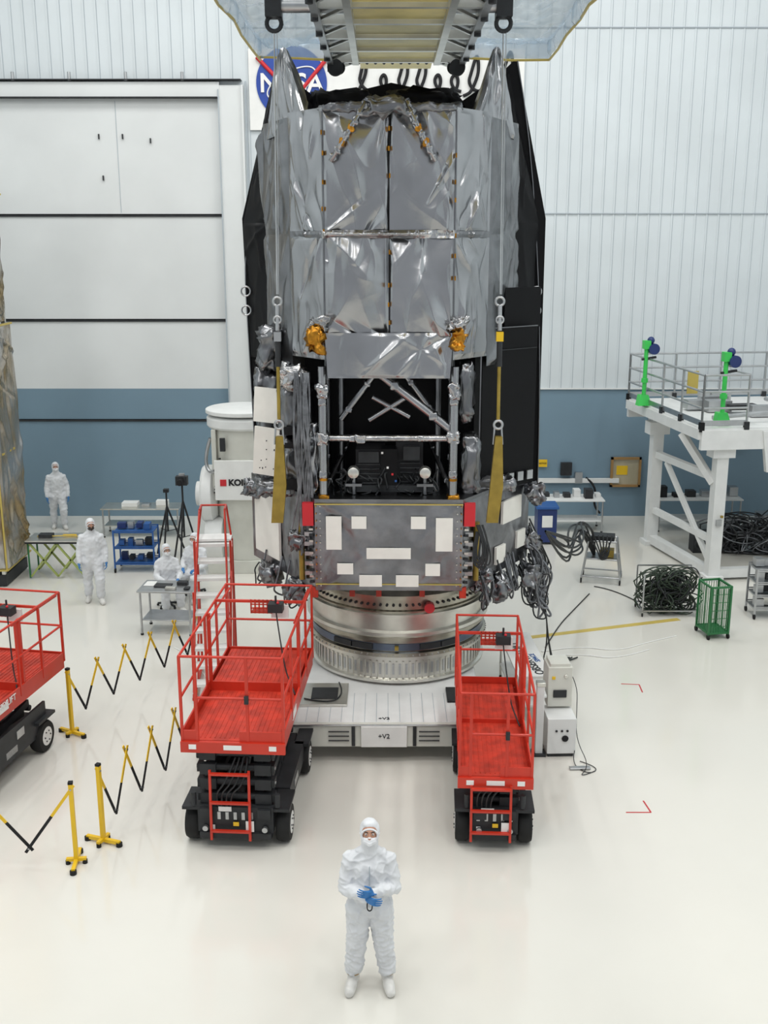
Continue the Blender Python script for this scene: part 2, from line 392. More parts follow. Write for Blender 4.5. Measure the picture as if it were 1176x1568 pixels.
T.lump('equipment_bays','foil',(-1.1,-1.5,4.2),(.12,.22,1.1),.06,8,fr=9); T.lump('equipment_bays','foil2',(1.55,-.9,3.75),(.7,.4,.2),.06,9,fr=9); T.lump('equipment_bays','foil2',(-1.7,-.9,3.68),(.7,.5,.2),.08,10,fr=9)
T.box('equipment_bays','blackm',(-1.42,-1.38,4.62),(.38,.03,.12)); T.box('equipment_bays','blackm',(-1.42,-1.38,4.4),(.34,.03,.08)); T.box('equipment_bays','blackm',(-1.42,-1.42,3.82),(.34,.03,.16))
T.box('side_radiators','patch',(-1.83,-1.05,4.95),(.40,.04,.52),(0,rad(4),rad(-12))); T.box('side_radiators','patch',(-1.80,-1.1,4.25),(.50,.04,.74),(rad(5),rad(6),rad(-12)))
T.cyl('side_radiators','char',(-1.57,-1.12,4.5),(-1.61,-1.10,5.1),.02)
for k in range(12): T.box('radiator_rivets','char',(-1.82+rn.uniform(-.18,.18),-1.145,4.25+rn.uniform(-.28,.28)),(.014,.012,.014),(rad(5),0,rad(-12)))
yF=-1.75
z0,z1,z2=6.0,7.42,9.05
fx=.9
def quad(part,m,a,bb,za,zb_,out,**k):
    T.foil(part,m,(a[0],a[1],za),(bb[0],bb[1],za),(bb[0],bb[1],zb_),(a[0],a[1],zb_),out,**k)
for i,(a,bb) in enumerate((((-fx,yF),(0,yF)),((0,yF),(fx,yF)))):
    quad('barrel_blankets','foil',a,bb,z0,z1,(0,-1,0),amp=.06,nc=13,seed=210+i,n=90,vert=.65,bulge=.04,wide=1.9)
    quad('barrel_blankets','foil',a,bb,z1,z2,(0,-1,0),amp=.065,nc=14,seed=220+i,n=90,vert=.55,bulge=.05,wide=1.9)
for s in (-1,1):
    f=((s*fx,yF),(s*1.42,-1.15)); g_=((s*1.42,-1.15),(s*1.88,-.25)); h_=((s*1.88,-.25),(s*1.88,.55))
    for j,(a,bb) in enumerate((f,g_,h_)):
        out=(s*1.,-.8 if j<2 else 0,0)
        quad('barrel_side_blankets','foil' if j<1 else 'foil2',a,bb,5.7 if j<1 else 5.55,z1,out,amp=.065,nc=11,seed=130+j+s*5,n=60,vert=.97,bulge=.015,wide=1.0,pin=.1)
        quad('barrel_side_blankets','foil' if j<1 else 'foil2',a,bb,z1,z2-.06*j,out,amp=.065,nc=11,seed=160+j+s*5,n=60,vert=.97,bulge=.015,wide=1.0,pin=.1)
ocap=[(-fx,yF),(fx,yF),(1.42,-1.15),(1.86,-.25),(1.86,.55),(-1.86,.55),(-1.86,-.25),(-1.42,-1.15)]
T.prism('barrel_cap','foil2',[(x*.985,y*.985,8.86) for x,y in ocap],(0,0,.1))
T.prism('barrel_core','blackm',[(x*.86,y*.86,5.95) for x,y in ocap],(0,0,2.9))
T.foil('apron','foil',(-.86,-1.82,5.45),(.86,-1.82,5.45),(.9,-1.8,6.08),(-.9,-1.8,6.08),(0,-1,0),amp=.045,nc=14,seed=77,n=120,vert=.5,wide=.9)
T.prism('apron_back','foil2',[(-.84,-1.74,5.48),(.84,-1.74,5.48),(.84,-.9,5.5),(-.84,-.9,5.5)],(0,0,.4))
T.foil('seam_bands','foilb',(-.92,-1.78,7.36),(.92,-1.78,7.36),(.92,-1.78,7.47),(-.92,-1.78,7.47),(0,-1,0),amp=.08,nc=60,seed=5,n=160,vert=.9,bulge=.02,wide=.45)
for s in (-1,1):
    T.foil('seam_bands','foil2',(s*.9,-1.79,7.37),(s*1.42,-1.19,7.37),(s*1.42,-1.19,7.46),(s*.9,-1.79,7.46),(s,-1,0),amp=.05,nc=30,seed=6,n=60,vert=.9,bulge=.02,wide=.4)
T.lump('top_hem','foil2',(-.0,-1.74,9.04),(1.75,.16,.1),.04,seed=14,fr=5,sub=5)
T.box('blanket_seams','blackm',(0,-1.765,7.5),(.012,.02,3.0))
for s in (-1,1): T.cyl('blanket_seams','foil2',(s*fx,yF-.0,6.0),(s*fx,yF-.0,9.0),.014)
for x in (-fx,0,fx):
    for k in range(9):
        if rn.random()<.65: T.box('tape_tabs','gold',(x+rn.uniform(-.01,.01),-1.785,6.15+k*.33+rn.uniform(-.08,.08)),(.022,.03,.06))
for s in (-1,1):
    T.lump('gold_corner_wraps','gold',(s*1.0-.03,-1.83,6.0),(.19,.16,.3) if s<0 else (.11,.13,.2),.1,seed=s+12,fr=9)
    T.lump('corner_wraps','foilb',(s*.98,-1.78,6.2),(.24,.2,.16),.09,seed=s+22,fr=8)
for (a,bb) in (((-.3,-1.92,9.1),(-.78,-1.9,8.35)),((.22,-1.92,9.1),(.62,-1.9,8.35))):
    T.cyl('bipod_wraps','foil',a,bb,.035)
    a=V(a);bb=V(bb)
    for k in range(8):
        T.lump('bipod_wraps','gold' if k in(3,5) else 'foil',a.lerp(bb,(k+.4)/8),(.075,.06,.1),.02,seed=k,fr=12,sub=3)
T.lump('top_wrap','foil2',(-.03,-1.82,9.05),(.6,.28,.22),.1,seed=4,fr=7)
T.lump('top_wrap','foil2',(-.65,-1.55,9.03),(.6,.3,.12),.06,seed=5,fr=6);T.lump('top_wrap','foil2',(.65,-1.55,9.03),(.6,.3,.12),.06,seed=6,fr=6)
for s in (-1,1):
    ap=V((s*1.5,-.6,9.98)); b1=V((s*1.80,-.5,8.75)); b2=V((s*1.12,-1.35,8.9)); b3=V((s*1.15,.2,8.9))
    T.foil('corner_flaps','foil',b2,b1,ap+V((.03*s,0,0)),ap,(0,-1,0),amp=.06,nc=12,seed=90+s,n=60,wide=1.3)
    T.foil('corner_flaps','foil2',b3,b2,ap,ap+V((0,.02,0)),(-s,0,0),amp=.05,nc=8,seed=92+s,n=30)
    T.foil('corner_flaps','foil2',b1,b3,ap+V((0,.02,0)),ap,(0,1,0),amp=.02,nc=3,seed=95+s,n=14)
sp=[(-2.24,3.3),(-2.30,5.5),(-2.36,7.67),(-1.74,9.98),(-1.66,9.98),(-1.5,9.72),(-1.1,9.42),(-.75,9.42),(-.45,9.58),(0,9.68),(.4,9.6),(.75,9.45),(1.1,9.42),(1.6,9.75),(1.86,9.98),(1.92,9.98),(2.44,7.67),(2.46,3.3)]
T.prism('sunshield','black',[(x,.62,z) for x,z in sp],(0,.07,0))
for s in (-1,1):
    T.foil('shield_wings','black',(s*1.9,.1,5.5),(s*2.28,.6,5.5),(s*2.34,.6,7.6),(s*1.85,.1,7.6),(s,-1,0),amp=.04,nc=6,seed=s+70,n=30)
    T.foil('shield_wings','black',(s*1.85,.1,7.6),(s*2.34,.6,7.6),(s*1.8,.6,9.8),(s*1.5,.1,9.6),(s,-1,0),amp=.05,nc=6,seed=s+73,n=30)
    for k,z in enumerate((6.55,6.25)): T.ring('shield_rings','steel',(s*2.32,.5,z),.075,.014)
T.lump('shield_top_folds','black',(-.7,.4,9.38),(.9,.3,.2),.12,seed=31,fr=4); T.lump('shield_top_folds','black',(.5,.4,9.4),(1.1,.3,.2),.12,seed=32,fr=4)
T.curve('shield_edge_cord','foil2',[[(x,.58,z) for x,z in sp[:4]],[(x,.58,z) for x,z in sp[-3:]]],.012)
T.box('solar_array','black',(1.80,-.66,4.85),(1.12,.05,2.45),(0,0,rad(38)))
T.box('solar_array','black',(2.0,-.35,6.35),(.75,.05,.6),(0,0,rad(38)))
T.beam('array_edge','foil2',(1.35,-1.04,3.65),(1.35,-1.04,6.07),.02)
T.beam('array_edge','foil2',(1.38,-1.04,6.08),(2.25,-.34,6.08),.015); T.beam('array_edge','char',(1.38,-1.05,5.75),(2.25,-.36,5.75),.012)
for k in range(5): T.box('array_foil_tabs','steel',(1.55+.16*k,-.95+.125*k,3.78),(.12,.03,.14),(0,0,rad(38)))
for k,(x,y,z,s) in enumerate(((-2.2,-.3,3.5,.2),(2.3,-.3,3.45,.22),(-1.9,-.7,2.2,.26),(1.75,-1.0,2.1,.24),(2.25,-.4,2.1,.24),(-1.45,-1.3,2.15,.24),(1.4,-1.3,2.3,.24),(2.3,-.1,2.6,.2),(-1.35,-1.6,3.0,.18))):
    T.lump('wrapped_connectors','foil2',(x,y,z),(s,s,s*1.2),.1,seed=k+50,fr=9)
wr=[];wr2=[]
for k in range(34):
    s=-1 if k%5==0 else 1
    x=s*rn.uniform(1.3,2.2); y=-1.8+ (abs(x)-1.08)*1.5-.1
    (wr if k%3 else wr2).append([(x,y,rn.uniform(2.15,2.6)),(x+s*.08,y-.06,2.2),(x+s*rn.uniform(0,.2),y-rn.uniform(0,.1),rn.uniform(1.9,2.1)),(x+rn.uniform(-.15,.2),y+.1,rn.uniform(1.75,2.0)),(x+.1,y+.4,2.05)])
T.curve('harness_bundles','greyp',wr,.015); T.curve('harness_bundles_dark','cable',wr2,.012)
wr=[]
for k in range(12):
    x=1.33+rn.uniform(-.05,.05); wr.append([(x,-1.75,3.3),(x+.12,-1.85,3.0),(x+rn.uniform(.0,.14),-1.85,2.65+rn.uniform(-.1,.1)),(x-.08,-1.85,2.8),(x,-1.75,3.2)])
T.curve('cable_loops','cable',wr,.012)
wr=[]
for k in range(16):
    x=rn.uniform(-1.35,-1.1); wr.append([(x,-1.6,5.5),(x+rn.uniform(-.08,.08),-1.7,5.0),(x+rn.uniform(-.08,.08),-1.7,4.4),(x+rn.uniform(-.1,.1),-1.7,3.9),(x+rn.uniform(-.1,.1),-1.7,3.2+rn.uniform(-.4,.3))])
T.curve('riser_cables','greyp',wr,.014)
# payload adapter ring (bolted to the bus)
rc=(.12,0)
def rl(part,m,prof): T.lathe(part,m,prof,(rc[0],rc[1],0),seg=96)
rl('adapter_lower_ring','alum',[(1.36,.66),(1.44,.66),(1.44,.70),(1.38,.72),(1.38,1.02),(1.44,1.04),(1.44,1.1),(1.3,1.1)])
for i in range(84):
    a=2*math.pi*i/84
    T.box('adapter_slots','alum',(rc[0]+1.385*math.cos(a),1.385*math.sin(a),.87),(.03,.03,.26),(0,0,a))
    T.box('adapter_slots_dark','steel',(rc[0]+1.382*math.cos(a+.037),1.382*math.sin(a+.037),.87),(.012,.035,.18),(0,0,a+.037))
rl('adapter_middle_ring','ringd',[(1.3,1.1),(1.47,1.1),(1.47,1.16),(1.42,1.18),(1.40,1.34),(1.46,1.36),(1.46,1.42),(1.3,1.42)])
rl('adapter_dark_band','ringb',[(1.3,1.19),(1.428,1.19),(1.425,1.30),(1.3,1.30)])
rl('adapter_clamp_band','alum',[(1.3,1.42),(1.47,1.42),(1.50,1.45),(1.50,1.50),(1.43,1.52),(1.43,1.74),(1.5,1.76),(1.5,1.8),(1.3,1.8)])
rl('adapter_upper_ring','ringd',[(1.3,1.8),(1.46,1.8),(1.46,1.84),(1.43,1.86),(1.43,2.02),(1.5,2.04),(1.5,2.1),(1.3,2.3)])
for i in range(90):
    a=2*math.pi*i/90; c_,s_=math.cos(a),math.sin(a)
    T.cyl('adapter_bolts','char',(rc[0]+1.43*c_,1.43*s_,1.94),(rc[0]+1.455*c_,1.455*s_,1.94),.022,seg=8)
    T.cyl('adapter_bolts_small','steel',(rc[0]+1.44*c_,1.44*s_,1.12),(rc[0]+1.485*c_,1.485*s_,1.13),.012,seg=6)
T.cyl('release_catch','nred',(.62,-1.36,1.9),(.62,-1.46,1.9),.08); T.box('release_catch','brass',(.12,-1.46,1.25),(.06,.05,.06))
for a in (-2.2,-1.95,-1.2,-.95): T.box('release_catch','char',(rc[0]+1.43*math.cos(a),1.43*math.sin(a),1.25),(.04,.34,.09),(0,0,a))
T.done()

U=Obj('umbilical_cables')
pa=[];pb=[]
for k in range(26):
    x=2.4+rn.uniform(0,.26); y=16.6+rn.uniform(-.3,.4)
    zend=rn.choice((1.7,1.4,1.3,1.5,1.6))
    (pa if k%3 else pb).append([(2.35,16.5,2.7+rn.uniform(-.4,.3)),(x+rn.uniform(-.1,.15),y,2.3+rn.uniform(-.3,.3)),(x+rn.uniform(-.15,.2),y,1.95+rn.uniform(-.2,.2)),(x+rn.uniform(-.2,.2),y,zend+.2),(x+rn.uniform(-.1,.25),y,zend),(x+rn.uniform(-.3,.2),y-.1,zend+.1),(x+rn.uniform(-.3,.1),y+rn.uniform(-.1,.2),zend+.5)])
for k in range(4):
    x=2.75; y=17.2; pb.append([(2.4,16.7,2.4),(x,y,1.5),(x+.1,y,.6),(x+rn.uniform(0,.3),y+.2,.02),(x+rn.uniform(.2,.8),y+.7,.02)])
U.curve('bundle_grey','greyp',pa,.018); U.curve('bundle_black','cable',pb,.013)
pp=[]
for k in range(9):
    pp.append([(2.6,16.4,2.8),(3.0+rn.uniform(0,.2),17.2,2.1+rn.uniform(-.3,.4)),(3.5+rn.uniform(-.2,.2),18.5,2.1+rn.uniform(-.3,.2)),(3.9,20.5,1.8+rn.uniform(-.3,.2)),(4.5+rn.uniform(-.2,.2),22.4,1.2),(4.7,22.6,.5)])
U.curve('catenary','cable',pp,.018)
U.done()

# ------------------------------------------------------------------ dolly
D=Obj('telescope_dolly',(.0,0,0))
D.box('deck','white',(0,16.6,.57),(2.9,5.2,.08))
D.prism('front_beam','beige',[(-1.45,13.92,.6),(1.45,13.92,.6),(1.45,13.92,.16),(1.2,13.92,.16),(1.05,13.92,.26),(-1.05,13.92,.26),(-1.2,13.92,.16),(-1.45,13.92,.16)],(0,.15,0))
for s in (-1,1):
    D.box('side_beams','white',(s*1.4,16.6,.4),(.15,5.2,.3))
    for y in (14.3,18.9):
        D.lathe('casters','tyre',[(.12,-.05),(.14,-.03),(.14,.03),(.12,.05)],(s*1.25,y,.14),seg=24,axis='X'); D.box('caster_forks','steel',(s*1.25,y,.33),(.18,.2,.14))
    D.box('jack_pad','red',(s*1.52,14.1,.22),(.2,.25,.35)); D.box('jack_pad','steel',(s*1.52,14.1,.02),(.26,.3,.04))
    D.box('vents','char',(s*.44,13.90,.43),(.05,.02,.3))
    for k in range(3): D.box('vents','char',(s*.65,13.908,.36+.07*k),(.3,.02,.014))
D.box('front_lip','steel',(0,13.91,.60),(2.9,.03,.02))
D.box('label_plate','paper',(0,13.895,.43),(.66,.03,.32))
D.text('label_text','blackm','+V2',(0,13.875,.44),.1)
D.text('label_text','blackm','+V2',(0,14.1,.615),.1,rot=(0,0,0))
D.box('cable_tray','alum',(-1.0,14.9,.63),(.9,.8,.04)); D.box('cable_tray','char',(-.9,14.9,.655),(.4,.4,.02)); D.box('cable_tray','char',(1.15,14.9,.63),(.4,.5,.04))
for k in range(16): D.box('deck_grooves','wallg',(-1.3+k*.17,14.5,.612),(.008,1.0,.004))
D.curve('lead','cable',[[(-1.2,14.7,.66),(-.8,14.5,.66),(-.6,14.9,.66),(-.7,15.3,.66)]],.01)
D.done(.006)

C=Obj('power_cabinet',(2.58,14.35,0),rad(2))
C.box('base_box','white',(0,0,.33),(.42,.5,.55)); C.box('plinth','char',(0,0,.04),(.38,.46,.08))
C.box('instrument','beige',(.02,.3,.95),(.36,.4,.62)); C.box('instrument_top','beige',(.02,.3,1.28),(.3,.34,.06))
for k in range(3): C.cyl('knobs','char',(-.08+.08*k,-.27,.42),(-.08+.08*k,-.25,.42),.018)
C.cyl('knobs','blackm',(.05,-.27,.3),(.05,-.25,.3),.05); C.box('meter','char',(.02,.09,.85),(.2,.02,.12)); C.cyl('meter','alum',(.1,.08,1.12),(.1,.1,1.12),.03); C.box('meter','yellow',(-.08,.09,1.1),(.05,.01,.05))
C.curve('lead','cable',[[(.15,.2,1.2),(.28,.1,1.0),(.26,0,.6),(.2,-.3,.3),(.35,-.6,.03),(.1,-.9,.01),(.4,-.7,.01)],[(.2,-.25,.1),(.1,-.5,.01),(.3,-.8,.01),(.5,-.6,.01),(.25,-.4,.01)]],.006)
C.box('outlet_strip','steel',(.2,-.62,.02),(.3,.08,.03))
C.done(.008)
C=Obj('support_post',(2.27,14.2,0))
C.box('post','white',(0,0,.55),(.11,.11,1.1)); C.box('foot','char',(0,0,.02),(.2,.2,.04)); C.box('head','alum',(0,0,1.12),(.13,.13,.06)); C.box('shelf','white',(.0,.18,.9),(.2,.3,.04)); C.done(.006)
C=Obj('utility_cart',(2.28,16.1,0),rad(3))
C.box('top','paper',(0,0,.8),(.52,1.9,.04)); C.box('shelf','paper',(0,0,.3),(.5,1.8,.03))
for x in (-.23,.23):
    for y in (-.85,.85): C.cyl('legs','alum',(x,y,.08),(x,y,.79),.02); C.lathe('casters','tyre',[(.03,-.02),(.05,-.01),(.05,.01),(.03,.02)],(x,y,.05),seg=12,axis='X')
C.text('decal','char','OBSERVATORY',(0,-.2,.825),.2,rot=(0,0,rad(100))); C.text('decal','bluep','SPACE',(.14,-.2,.825),.12,rot=(0,0,rad(100))); C.done()

# ------------------------------------------------------------------ crane spreader
S=Obj('crane_spreader_frame',(.2,0,0))
zs=10.2
for x in (-1.08,-.66,.66,1.08): S.beam('long_beams','steel' if abs(x)>1 else 'alum',(x,11,zs),(x,18.6,zs),.1,.16)
y=11.3
while y<18.8:
    S.beam('cross_beams','alum',(-1.1,y,zs+.02),(1.1,y,zs+.02),.10,.12)
    S.box('floor_panels','goldpan',(0,y+.5,zs+.02),(1.2,.84,.03))
    for s in (-1,1):
        S.box('side_panels','steel',(s*.87,y+.45,zs+.05),(.3,.5,.04)); S.cyl('clamps','char',(s*1.1,y+.4,zs-.12),(s*1.1,y+.4,zs+.1),.05)
        S.beam('diagonals','alum',(s*.7,y+.1,zs-.02),(s*1.05,y+.8,zs-.02),.04)
    y+=1.04
for s in (-1,1):
    S.lathe('pulleys','char',[(.06,-.05),(.13,-.05),(.10,0),(.13,.05),(.06,.05)],(s*1.0,18.55,zs-.12),seg=24,axis='Y')
    S.ring('shackles','char',(s*.95,18.7,zs-.1),.09,.022)
for k in range(14): S.cyl('end_bolts','char',(-.9+k*.14,18.68,zs-.02),(-.9+k*.14,18.72,zs-.02),.03,seg=8)
S.cyl('sling_arm','steel',(-1.72,15.6,10.42),(1.5,15.6,10.42),.09,seg=20)
for s,x in ((-1,-1.70),(1,1.43)):
    S.box('arm_ends','char',(x,15.6,10.42),(.22,.26,.3)); S.ring('arm_hooks','char',(x,15.6,10.2),.1,.03)
    S.cyl('sling_rope','steel',(x,15.6,10.1),(x,15.1,6.6),.010,seg=6)
    S.cyl('sling_rope','steel',(x+.04,15.6,10.1),(x+.02,15.1,6.6),.006,seg=6)
    lx=x
    S.ring('turnbuckles','steel',(lx,15.13,6.5),.06,.018); S.cyl('turnbuckles','steel',(lx,15.1,6.45),(lx,15.05,6.1),.03); S.ring('turnbuckles','steel',(lx,15.06,6.25),.05,.015)
    S.box('turnbuckles','yellow' if s>0 else 'steel',(lx,15.03,6.02),(.1,.09,.13)); S.cyl('turnbuckles','char',(lx,15.03,5.95),(lx,15.0,5.6),.04)
    S.cyl('rods','brass',(lx,15.0,5.65),(lx,14.95,4.85),.026); S.ring('turnbuckles','steel',(lx,14.93,4.78),.06,.02)
    for d in (-.05,.05): S.cyl('turnbuckles','steel',(lx+d,14.93,4.75),(lx+d*1.3,14.9,4.5),.014)
    S.prism('sling_fittings','brass',[(lx-.04,14.85,4.62),(lx+.06,14.85,4.62),(lx+.09,14.85,3.9),(lx+.03,14.85,3.35),(lx-.14,14.85,3.35)],(0,.1,0))
S.done()
P=Obj('protective_plastic_sheet',(.3,0,0))
P.foil('sheet','film',(-2.7,12,10.95),(2.6,12,10.95),(2.75,21,10.85),(-2.6,21,10.85),(0,0,-1),amp=.18,nc=30,seed=8,n=80,vert=.4,pin=.3,wide=2)
for a,bb,o in (((-2.6,21),(2.75,21),(0,-1,0)),((-2.7,12),(-2.6,21),(1,0,0)),((2.6,12),(2.75,21),(-1,0,0))):
    P.foil('skirt','film',(a[0],a[1],10.6),(bb[0],bb[1],10.6),(bb[0],bb[1],10.95),(a[0],a[1],10.95),o,amp=.12,nc=24,seed=9,n=90,vert=.9)
    P.tube('hem_tape','tape',[(a[0]*(1-t/8)+bb[0]*t/8+.03*math.sin(t*9),a[1]*(1-t/8)+bb[1]*t/8,10.6+.03*math.cos(t*5)) for t in range(9)],.022)
P.done()

# ------------------------------------------------------------------ scissor lifts
def lift(loc,rz,w,L,zf,hr=1.1,extra=True,step=.12):
    o=Obj('scissor_lift',loc,rz); h=w/2
    for s in (-1,1):
        for y in (.24,L-.75):
            o.lathe('tyres','tyre',[(.13,-.09),(.22,-.085),(.24,-.05),(.24,.05),(.22,.085),(.13,.09)],(s*(h-.05),y,.24),seg=32,axis='X')
            o.lathe('hubs','paper',[(.05,-.095),(.14,-.092),(.14,.092),(.05,.095)],(s*(h-.05),y,.24),seg=20,axis='X')
            for k in range(6):
                a=k*math.pi/3; o.cyl('hub_bolts','char',(s*(h+.045),y+.08*math.cos(a),.24+.08*math.sin(a)),(s*(h+.055),y+.08*math.cos(a),.24+.08*math.sin(a)),.012,seg=6)
    o.box('chassis','char',(0,(L-.5)/2,.33),(w-.34,L-.55,.3)); o.box('chassis','char',(0,.02,.4),(w-.3,.1,.34)); o.box('chassis','char',(0,.0,.2),(w-.35,.14,.08))
    for s in (-1,1):
        o.box('side_trays','char',(s*(h-.12),L/2-.2,.42),(.2,L-1.45,.26)); o.box('fenders','char',(s*(h-.06),.24,.53),(.22,.5,.04))
        o.box('side_trays','steel',(s*(h-.015),L/2-.35,.42),(.01,.3,.1)); o.box('fenders','char',(s*(h-.04),L-.75,.53),(.2,.5,.04))
        o.cyl('outrigger_pins','char',(s*(h-.1),.0,.58),(s*(h-.1),.0,.75),.035)
        o.box('bumper_blocks','char',(s*(h-.26),-.02,.5),(.16,.1,.12)); o.cyl('tie_downs','steel',(s*(h-.25),-.09,.3),(s*(h-.25),-.05,.3),.035)
    for k in range(5): o.box('grille','steel',(-.2+k*.1,-.035,.46),(.04,.02,.1))
    o.box('labels','paper',(h*.3,-.075,.34),(.1,.01,.14)); o.box('labels','paper',(-h*.2,-.04,.55),(.16,.01,.06)); o.box('labels','yellow',(h*.02,-.06,.36),(.07,.01,.05)); o.box('labels','paper',(-h*.45,-.05,.3),(.05,.01,.07))
    z0_,z1_=.55,zf-.1; n=max(2,int((z1_-z0_)/.16)); dz=(z1_-z0_)/n
    for k in range(n):
        za=z0_+k*dz
        for s in (-1,1):
            xa=s*(h-.24); xb=s*(h-.33)
            o.beam('scissor_arms','char',(xa,.12,za+.03),(xa,L-.75,za+dz-.03),.06,.1); o.beam('scissor_arms','blackm',(xb,.12,za+dz-.03),(xb,L-.75,za+.03),.06,.1)
            o.box('arm_ends','char',(s*(h-.28),.08,za+dz/2),(.2,.08,dz*.7)); o.box('arm_ends','char',(s*(h-.17),.14,za+dz/2),(.06,.14,dz*.5))
            o.cyl('pivot_pins','steel',(s*(h-.13),.12,za+dz/2),(s*(h-.36),.12,za+dz/2),.022)
        for y in (.12,(L-.6)/2,L-.75): o.cyl('cross_tubes','char',(-h+.2,y,za+dz/2),(h-.2,y,za+dz/2),.045)
    o.cyl('lift_cylinder','steel',(0,.3,.55),(0,L-1.0,zf-.2),.05)
    o.curve('hydraulic_hoses','cable',[[(-.2+.05*k,.0,.5),(-.25+.06*k,-.06,.75),(-.1+.08*k,-.04,.9),(0+.05*k,.1,zf-.25)] for k in range(4)],.012)
    lz=.16; lt=min(zf-.08,1.08)
    for x in (-.24,.24): o.beam('ladder','red',(x-.05,-.1,lz),(x-.05,-.06,lt),.03)
    for k in range(3): o.beam('ladder','red',(-.29,-.1,lz+.12+(lt-lz-.15)*k/2),(.19,-.1,lz+.12+(lt-lz-.15)*k/2),.045,.025)
    o.box('platform_frame','red',(0,L/2,zf-.06),(w,L,.1)); o.box('front_skirt','red',(0,-.02,zf-.06),(w+.04,.05,.14))
    o.box('deck','redk',(0,L/2,zf+.0),(w-.06,L-.04,.02))
    for k in range(int(w/.06)-1): o.box('deck_ribs','redk',(-h+.08+k*.06,L*.28,zf+.012),(.012,L*.5,.008)); o.box('deck_ribs','redk',(-h+.08+k*.06,L*.77,zf+step+.002),(.012,L*.42,.008))
    o.box('extension_deck','redk',(0,L*.77,zf+step/2),(w-.1,L*.44,step)); o.box('extension_lip','red',(0,L*.55,zf+step/2),(w-.08,.04,step+.03))
    for s in (-1,1):
        o.box('toe_boards','red',(s*h,L/2,zf+.07),(.02,L,.15)); o.box('labels','paper',(s*(h-.13),-.05,zf-.05),(.09,.008,.06))
    o.box('toe_boards','red',(0,L,zf+.07),(w,.02,.15)); o.box('toe_boards','red',(h*.55,0,zf+.07),(w*.42,.02,.15)); o.box('toe_boards','red',(-h*.85,0,zf+.07),(w*.15,.02,.15))
    o.box('labels','paper',(0,-.05,zf-.05),(.22,.008,.06)); o.box('labels','paper',(h+.012,L*.3,zf+.03),(.008,.3,.1))
    r=.017
    zt_=zf+hr; zm=zf+hr*.52
    for s in (-1,1):
        for z in (zt_,zm): o.tube('guard_rails','red',[(s*h,0,z),(s*h,L,z)],r)
        if extra: o.tube('guard_rails','red',[(s*(h-.05),L*.5,zt_-.06),(s*(h-.05),L,zt_-.06)],r*.9)
        for i in range(5): o.beam('posts','red',(s*h,L*i/4,zf),(s*h,L*i/4,zt_),.032)
        o.beam('posts','red',(s*(h-.02),L*.55,zf),(s*(h-.02),L*.55,zt_),.045)
    for z in (zt_,zm): o.tube('guard_rails','red',[(-h,L,z),(h,L,z)],r)
    o.tube('guard_rails','red',[(-h,0,zt_),(h,0,zt_)],r); o.tube('gate','red',[(-h*.7,0,zm),(h,0,zm)],r)
    for x in (-h*.7,h*.3): o.beam('gate','red',(x,0,zf),(x,0,zt_),.035)
    o.box('gate_latch','char',(h*.3,-.03,zm),(.05,.04,.1))
    o.box('control_basket','redk',(h*.05,.75*L,zt_-.14),(.28,.2,.02))
    for k in range(6): o.box('control_basket','redk',(h*.05-.14+k*.056,.75*L-.1,zt_-.05),(.02,.012,.2))
    for k in range(4): o.box('control_basket','redk',(h*.05,.75*L-.1,zt_-.13+.055*k),(.3,.012,.016))
    o.box('control_box','char',(h*.4,.68*L,zt_-.02),(.2,.16,.12)); o.cyl('control_box','char',(h*.4,.68*L,zt_+.04),(h*.4,.68*L,zt_+.14),.015); o.sph('estop','nred',(h*.46,.66*L,zt_+.06),.022,1)
    o.beam('control_rail','red',(-h,.74*L,zt_),(h,.74*L,zt_),.035); o.box('manual_case','paper',(h*.45,.73*L,zt_-.13),(.24,.03,.18))
    o.curve('control_cable','cable',[[(h*.4,.68*L,zt_-.08),(h*.6,.6*L,zf+.3),(h*.8,.55*L,zf+.1),(h*.9,.5*L,zf+.03)]],.01)
    return o
lift((-1.83,11.72,0),rad(-3.5),1.24,2.75,1.43).done()
lift((1.36,11.68,0),rad(-2.8),.88,2.75,.98,extra=False,step=.05).done()
l3=lift((-5.95,12.6,0),rad(-10),1.25,2.6,1.12); h=.625
l3.text('side_lettering','paper','SKYLIFT',(h+.02,.9,1.19),.13,rot=(math.pi/2,0,math.pi/2))
l3.box('side_plate','char',(h-.03,1.25,.55),(.04,1.4,.4)); l3.box('side_plate','steel',(h-.005,1.2,.6),(.01,.2,.12)); l3.done()

# ------------------------------------------------------------------ rolling ladder
Ld=Obj('rolling_stair_ladder',(-2.85,16.6,0),rad(4))
for s in (-1,1):
    x=s*.3
    Ld.beam('stringers','red',(x,-.6,.1),(x,.65,2.4),.035,.045); Ld.cyl('rear_legs','red',(x,.85,.05),(x,.78,2.4),.022)
    Ld.cyl('handrails','red',(x,-.5,.9),(x*.7,.62,2.95),.018); Ld.cyl('handrails','red',(x*.7,.62,2.95),(x*.7,.95,2.95),.018); Ld.cyl('handrails','red',(x*.7,.95,2.95),(x,.85,2.3),.018)
    for k in range(3): Ld.cyl('handrails','red',(x,-.45+k*.42,.3+k*.76),(x,-.45+k*.42,.95+k*.76),.016)
    Ld.beam('base','red',(x,-.65,.08),(x,.9,.08),.04); Ld.beam('braces','red',(x,.1,.1),(x,.8,1.5),.03)
    for y in (-.55,.85): Ld.lathe('casters','tyre',[(.02,-.015),(.045,-.012),(.045,.012),(.02,.015)],(x,y,.045),seg=14,axis='X')
for k in range(9): Ld.box('treads','paper',(0,-.5+k*.14,.3+k*.257),(.56,.22,.05))
Ld.box('top_platform','paper',(0,.78,2.42),(.6,.35,.04)); Ld.cyl('handrails','red',(-.21,.95,2.95),(.21,.95,2.95),.018)
Ld.done()

